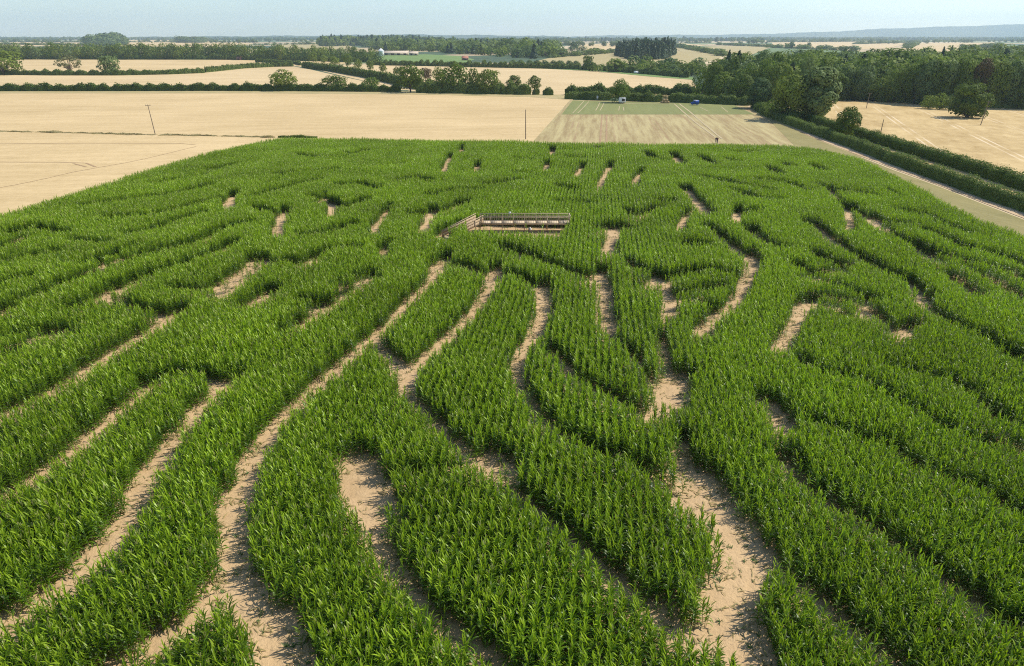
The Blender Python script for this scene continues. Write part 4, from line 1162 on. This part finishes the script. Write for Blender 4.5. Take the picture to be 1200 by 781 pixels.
# ------------------------------------------------------------------ caravan, bales, blue van, hut
def wheel(parent, x, y, r):
    t = np.linspace(0, 2 * np.pi, 13)[:-1]
    V = [(x + r * math.cos(a), y + s, r + r * math.sin(a)) for s in (-.09, .09) for a in t]
    F = [(k, (k + 1) % 12, 12 + (k + 1) % 12, 12 + k) for k in range(12)]
    w = mkobj('wheel', mesh_np('wheel', V, [np.array(F), np.array([list(range(12))[::-1], list(range(12, 24))])], [M['rubber']]), parent)
    V2 = [(x + r * .55 * math.cos(a), y + s, r + r * .55 * math.sin(a)) for s in (-.1, .1) for a in t]
    mkobj('rim', mesh_np('rim', V2, [np.array(F), np.array([list(range(12))[::-1], list(range(12, 24))])], [M['white']]), w)
def trailer():
    x, y = P(729, 121.5); e = empty('catering_trailer', (x, y, float(gz(y)) + .06)); tag(e, 'white catering trailer with dark serving hatch in front of the double hedge', 'trailer')
    bm = bmesh.new(); bmesh.ops.create_cube(bm, size=1); bmesh.ops.scale(bm, vec=(2.9, 1.9, 1.9), verts=bm.verts); bmesh.ops.translate(bm, vec=(0, 0, 1.4), verts=bm.verts)
    bmesh.ops.bevel(bm, geom=bm.edges[:], offset=.12, segments=2, affect='EDGES')
    me = bpy.data.meshes.new('body'); bm.to_mesh(me); bm.free(); me.materials.append(M['white']); mkobj('body', me, e)
    MB().box(.35, -.96, 1.55, 1.3, .05, .95).build('serving_hatch', M['dark'], e)
    MB().box(.35, -1.25, 2.15, 1.4, .6, .05).build('hatch_flap', M['white'], e)
    MB().box(.35, -1.1, 1.05, 1.4, .35, .04).build('counter', M['deck'], e)
    MB().box(0, 0, .42, 2.6, 1.5, .12).build('chassis', M['dark'], e)
    MB().bar((-1.45, 0, .45), (-2.3, 0, .45), .1, .1).build('drawbar', M['dark'], e)
    for s in (-.85, .85): wheel(e, 0.1, s, .32)
trailer()
def bales():
    x, y = P(779, 121.3); z = float(gz(y)) + .05; k = 0
    for j in range(2):
        for i in range(3 - j):
            o = MB().box(0, 0, .45, 1.2, 1.1, .88).build('straw_bale', [M['straw']], None, loc=(x + (i - 1 + j * .5) * 1.25, y + .1 * j, z + j * .9))
            mb = MB()
            tag(o, ['left', 'middle', 'right', 'upper left', 'upper right'][k] + ' straw bale of the small stack in front of the double hedge', 'bale', 'stacked straw bales'); k += 1
            for s in (-.3, .3): MB().box(s, 0, .45, .03, 1.13, .91).build('twine', M['weed'], o)
bales()
def van(name, label, u, v, L, col, rz):
    x, y = P(u, v); e = empty(name, (x, y, float(gz(y)) + .06), rz); tag(e, label, 'van')
    prof = [(-L / 2, .35), (L / 2 - .15, .35), (L / 2, .55), (L / 2, 1.0), (L / 2 - .7, 1.15), (L / 2 - 1.25, 1.85), (-L / 2 + .1, 1.9), (-L / 2, 1.75)]
    n = len(prof); V = [(px, s, pz_) for s in (-.9, .9) for px, pz_ in prof]
    F4 = np.array([(k, (k + 1) % n, n + (k + 1) % n, n + k) for k in range(n)])
    mkobj('body', mesh_np('body', V, [F4, np.array([list(range(n))[::-1], list(range(n, 2 * n))])], [M[col]]), e)
    MB().box(-.2, 0, 1.93, L - 1.7, 1.7, .06).build('roof', M['white'], e)
    for s in (-.905, .905): MB().box(L / 2 - 1.55, s, 1.45, .8, .02, .45).build('side_window', M['glass'], e)
    MB().bar((L / 2 - .72, 0, 1.19), (L / 2 - 1.22, 0, 1.82), 1.6, .03).build('windscreen', M['glass'], e)
    for wx in (-L / 2 + .8, L / 2 - .8):
        for s in (-.86, .86): wheel(e, wx, s, .33)
    for s in (-.65, .65): MB().box(L / 2 + .005, s, .8, .03, .25, .16).build('headlight', M['white'], e)
van('parked_van', 'blue van with white roof parked by the hedge on the green strip', 814, 123.5, 3.4, 'bluep', 2.9)
van('parked_van', 'white van on the lane beyond the wide wheat field', 746, 86.6, 4.4, 'white', .1)
van('parked_van', 'pale van half hidden in front of the left part of the double hedge', 702, 117.6, 2.8, 'white', .1)

# ------------------------------------------------------------------ far farm buildings
def building(name, label, u, v, w, d, h, roofh, wall, roof, rz=0.0, doors=0, windows=0):
    x, y = P(u, v); e = empty(name, (x, y, float(gz(y)) + .1), rz); tag(e, label, 'building')
    MB().box(0, 0, h / 2, w, d, h).build('wall', M[wall], e)
    V = [(-w / 2 - .3, -d / 2 - .4, h), (w / 2 + .3, -d / 2 - .4, h), (w / 2 + .3, 0, h + roofh), (-w / 2 - .3, 0, h + roofh), (w / 2 + .3, d / 2 + .4, h), (-w / 2 - .3, d / 2 + .4, h)]
    mkobj('roof', mesh_np('roof', V, [np.array([(0, 1, 2, 3), (3, 2, 4, 5)]), np.array([(0, 3, 5), (1, 4, 2)])], [M[roof]]), e)
    for i in range(doors): MB().box(-w / 2 + w * (i + .5) / doors, -d / 2 - .03, h * .38, w / doors * .45, .06, h * .76).build('door', M['dark'], e)
    for i in range(windows): MB().box(-w / 2 + w * (i + .5) / windows, -d / 2 - .03, h * .6, 1.0, .06, 1.2).build('window', M['glass'], e)
building('long_barn', 'long low beige barn above the bright green field', 464, 65, 38, 12, 3.6, 2.6, 'barn', 'barn', .05, 4)
building('small_barn', 'smaller beige barn right of the long barn', 485, 65.2, 13, 10, 3.4, 2.2, 'barn', 'barn', .05, 2)
building('farmhouse', 'red roofed farmhouse among trees right of the green field', 545, 71, 7, 6, 2.8, 2.2, 'brick', 'tile', .3, 1, 3)
building('farmhouse', 'red roofed house at the end of the left tree belt', 281, 70.6, 6, 5, 2.2, 1.6, 'brick', 'tile', -.2, 1, 3)
x, y = P(447, 65.5); e = empty('silo', (x, y, float(gz(y)))); tag(e, 'pale pointed grain silo left of the long barn', 'silo')
t = np.linspace(0, 2 * np.pi, 17)[:-1]
V = [(4 * math.cos(a), 4 * math.sin(a), z) for z in (0, 7) for a in t]
mkobj('drum', mesh_np('drum', V, np.array([(k, (k + 1) % 16, 16 + (k + 1) % 16, 16 + k) for k in range(16)]), [M['white']]), e)
V = [(4.3 * math.cos(a), 4.3 * math.sin(a), 7) for a in t] + [(0, 0, 10.5)]
mkobj('cone_roof', mesh_np('cone_roof', V, np.array([(k, (k + 1) % 16, 16) for k in range(16)]), [M['white']]), e)

# ------------------------------------------------------------------ two people behind the maize
def person(label, u, v, h, top, legs, bend):
    x, y = P(u, v); e = empty('person', (x, y, float(gz(y)) + .06), bend); tag(e, label, 'person', 'two people behind the maize')
    s = h / 1.75
    J = {'hip': (0, 0, .95), 'chest': (0, .02, 1.32), 'neck': (0, .03, 1.50), 'head': (0, .05, 1.66), 'crown_': (0, .05, 1.74),
         'lk': (.10, .06, .5), 'la': (.11, -.02, .09), 'lt': (.11, .15, .04), 'rk': (-.10, -.03, .5), 'ra': (-.12, -.16, .09), 'rt': (-.12, .0, .04),
         'ls': (.19, .02, 1.42), 'le': (.26, .0, 1.14), 'lw': (.24, .16, .95), 'lh': (.23, .22, .88), 'rs': (-.19, .02, 1.42), 're': (-.27, -.03, 1.14), 'rw': (-.27, .08, .92), 'rh': (-.26, .12, .84)}
    R = {'hip': .15, 'chest': .17, 'neck': .06, 'head': .10, 'crown_': .08, 'lk': .07, 'rk': .07, 'la': .05, 'ra': .05, 'lt': .045, 'rt': .045, 'ls': .075, 'rs': .075, 'le': .05, 're': .05, 'lw': .038, 'rw': .038, 'lh': .04, 'rh': .04}
    nm = list(J); E = [('hip', 'chest'), ('chest', 'neck'), ('neck', 'head'), ('head', 'crown_'), ('hip', 'lk'), ('lk', 'la'), ('la', 'lt'), ('hip', 'rk'), ('rk', 'ra'), ('ra', 'rt'),
                   ('chest', 'ls'), ('ls', 'le'), ('le', 'lw'), ('lw', 'lh'), ('chest', 'rs'), ('rs', 're'), ('re', 'rw'), ('rw', 'rh')]
    me = bpy.data.meshes.new('body'); me.from_pydata([tuple(c * s for c in J[k]) for k in nm], [(nm.index(a), nm.index(b)) for a, b in E], [])
    o = mkobj('body', me, e); o.modifiers.new('skin', 'SKIN')
    for k, sv in zip(nm, me.skin_vertices[0].data):
        sv.radius = (R[k] * s, R[k] * s); sv.use_root = k == 'hip'
    o.modifiers.new('smooth', 'SUBSURF').levels = 1; o.modifiers[-1].render_levels = 1
    m, nt, b = nodes('clothed_figure')
    ge = nt.nodes.new('ShaderNodeTexCoord'); sx = nt.nodes.new('ShaderNodeSeparateXYZ'); nt.links.new(ge.outputs['Object'], sx.inputs[0])
    r = nt.nodes.new('ShaderNodeValToRGB'); r.color_ramp.interpolation = 'CONSTANT'
    st = [(0, (.03, .025, .02)), (.06, legs), (.54, top), (.86, (.45, .28, .20)), (.955, (.05, .03, .02))]
    while len(r.color_ramp.elements) < len(st): r.color_ramp.elements.new(.5)
    for q, (p, c) in zip(r.color_ramp.elements, st): q.position = p; q.color = (*c, 1)
    nt.links.new(math_n(nt, 'DIVIDE', sx.outputs[2], h), r.inputs[0]); nt.links.new(r.outputs[0], b.inputs['Base Color'])
    b.inputs['Roughness'].default_value = .8
    me.materials.append(m)
person('person in a dark red top and dark trousers behind the far edge of the maize', 840.5, 168.6, 1.7, (.10, .02, .03), (.03, .03, .05), .5)
person('person in a dark navy top left of the one in dark red', 838.6, 168.2, 1.6, (.03, .03, .06), (.10, .10, .12), -.7)

# ------------------------------------------------------------------ summer haze
hz = MB().box(0, 6300, 150, 27600, 13380, 420)
m = bpy.data.materials.new('haze'); m.use_nodes = True
nt = m.node_tree; nt.nodes.remove(nt.nodes['Principled BSDF'])
pv_ = nt.nodes.new('ShaderNodeVolumePrincipled')
pv_.inputs['Color'].default_value = (.68, .86, 1.0, 1); pv_.inputs['Density'].default_value = 8e-5; pv_.inputs['Anisotropy'].default_value = .25
nt.links.new(pv_.outputs[0], nt.nodes['Material Output'].inputs['Volume'])
o = hz.build('haze', m)
tag(o, 'thin pale summer haze over the far land', 'haze', kind='stuff')
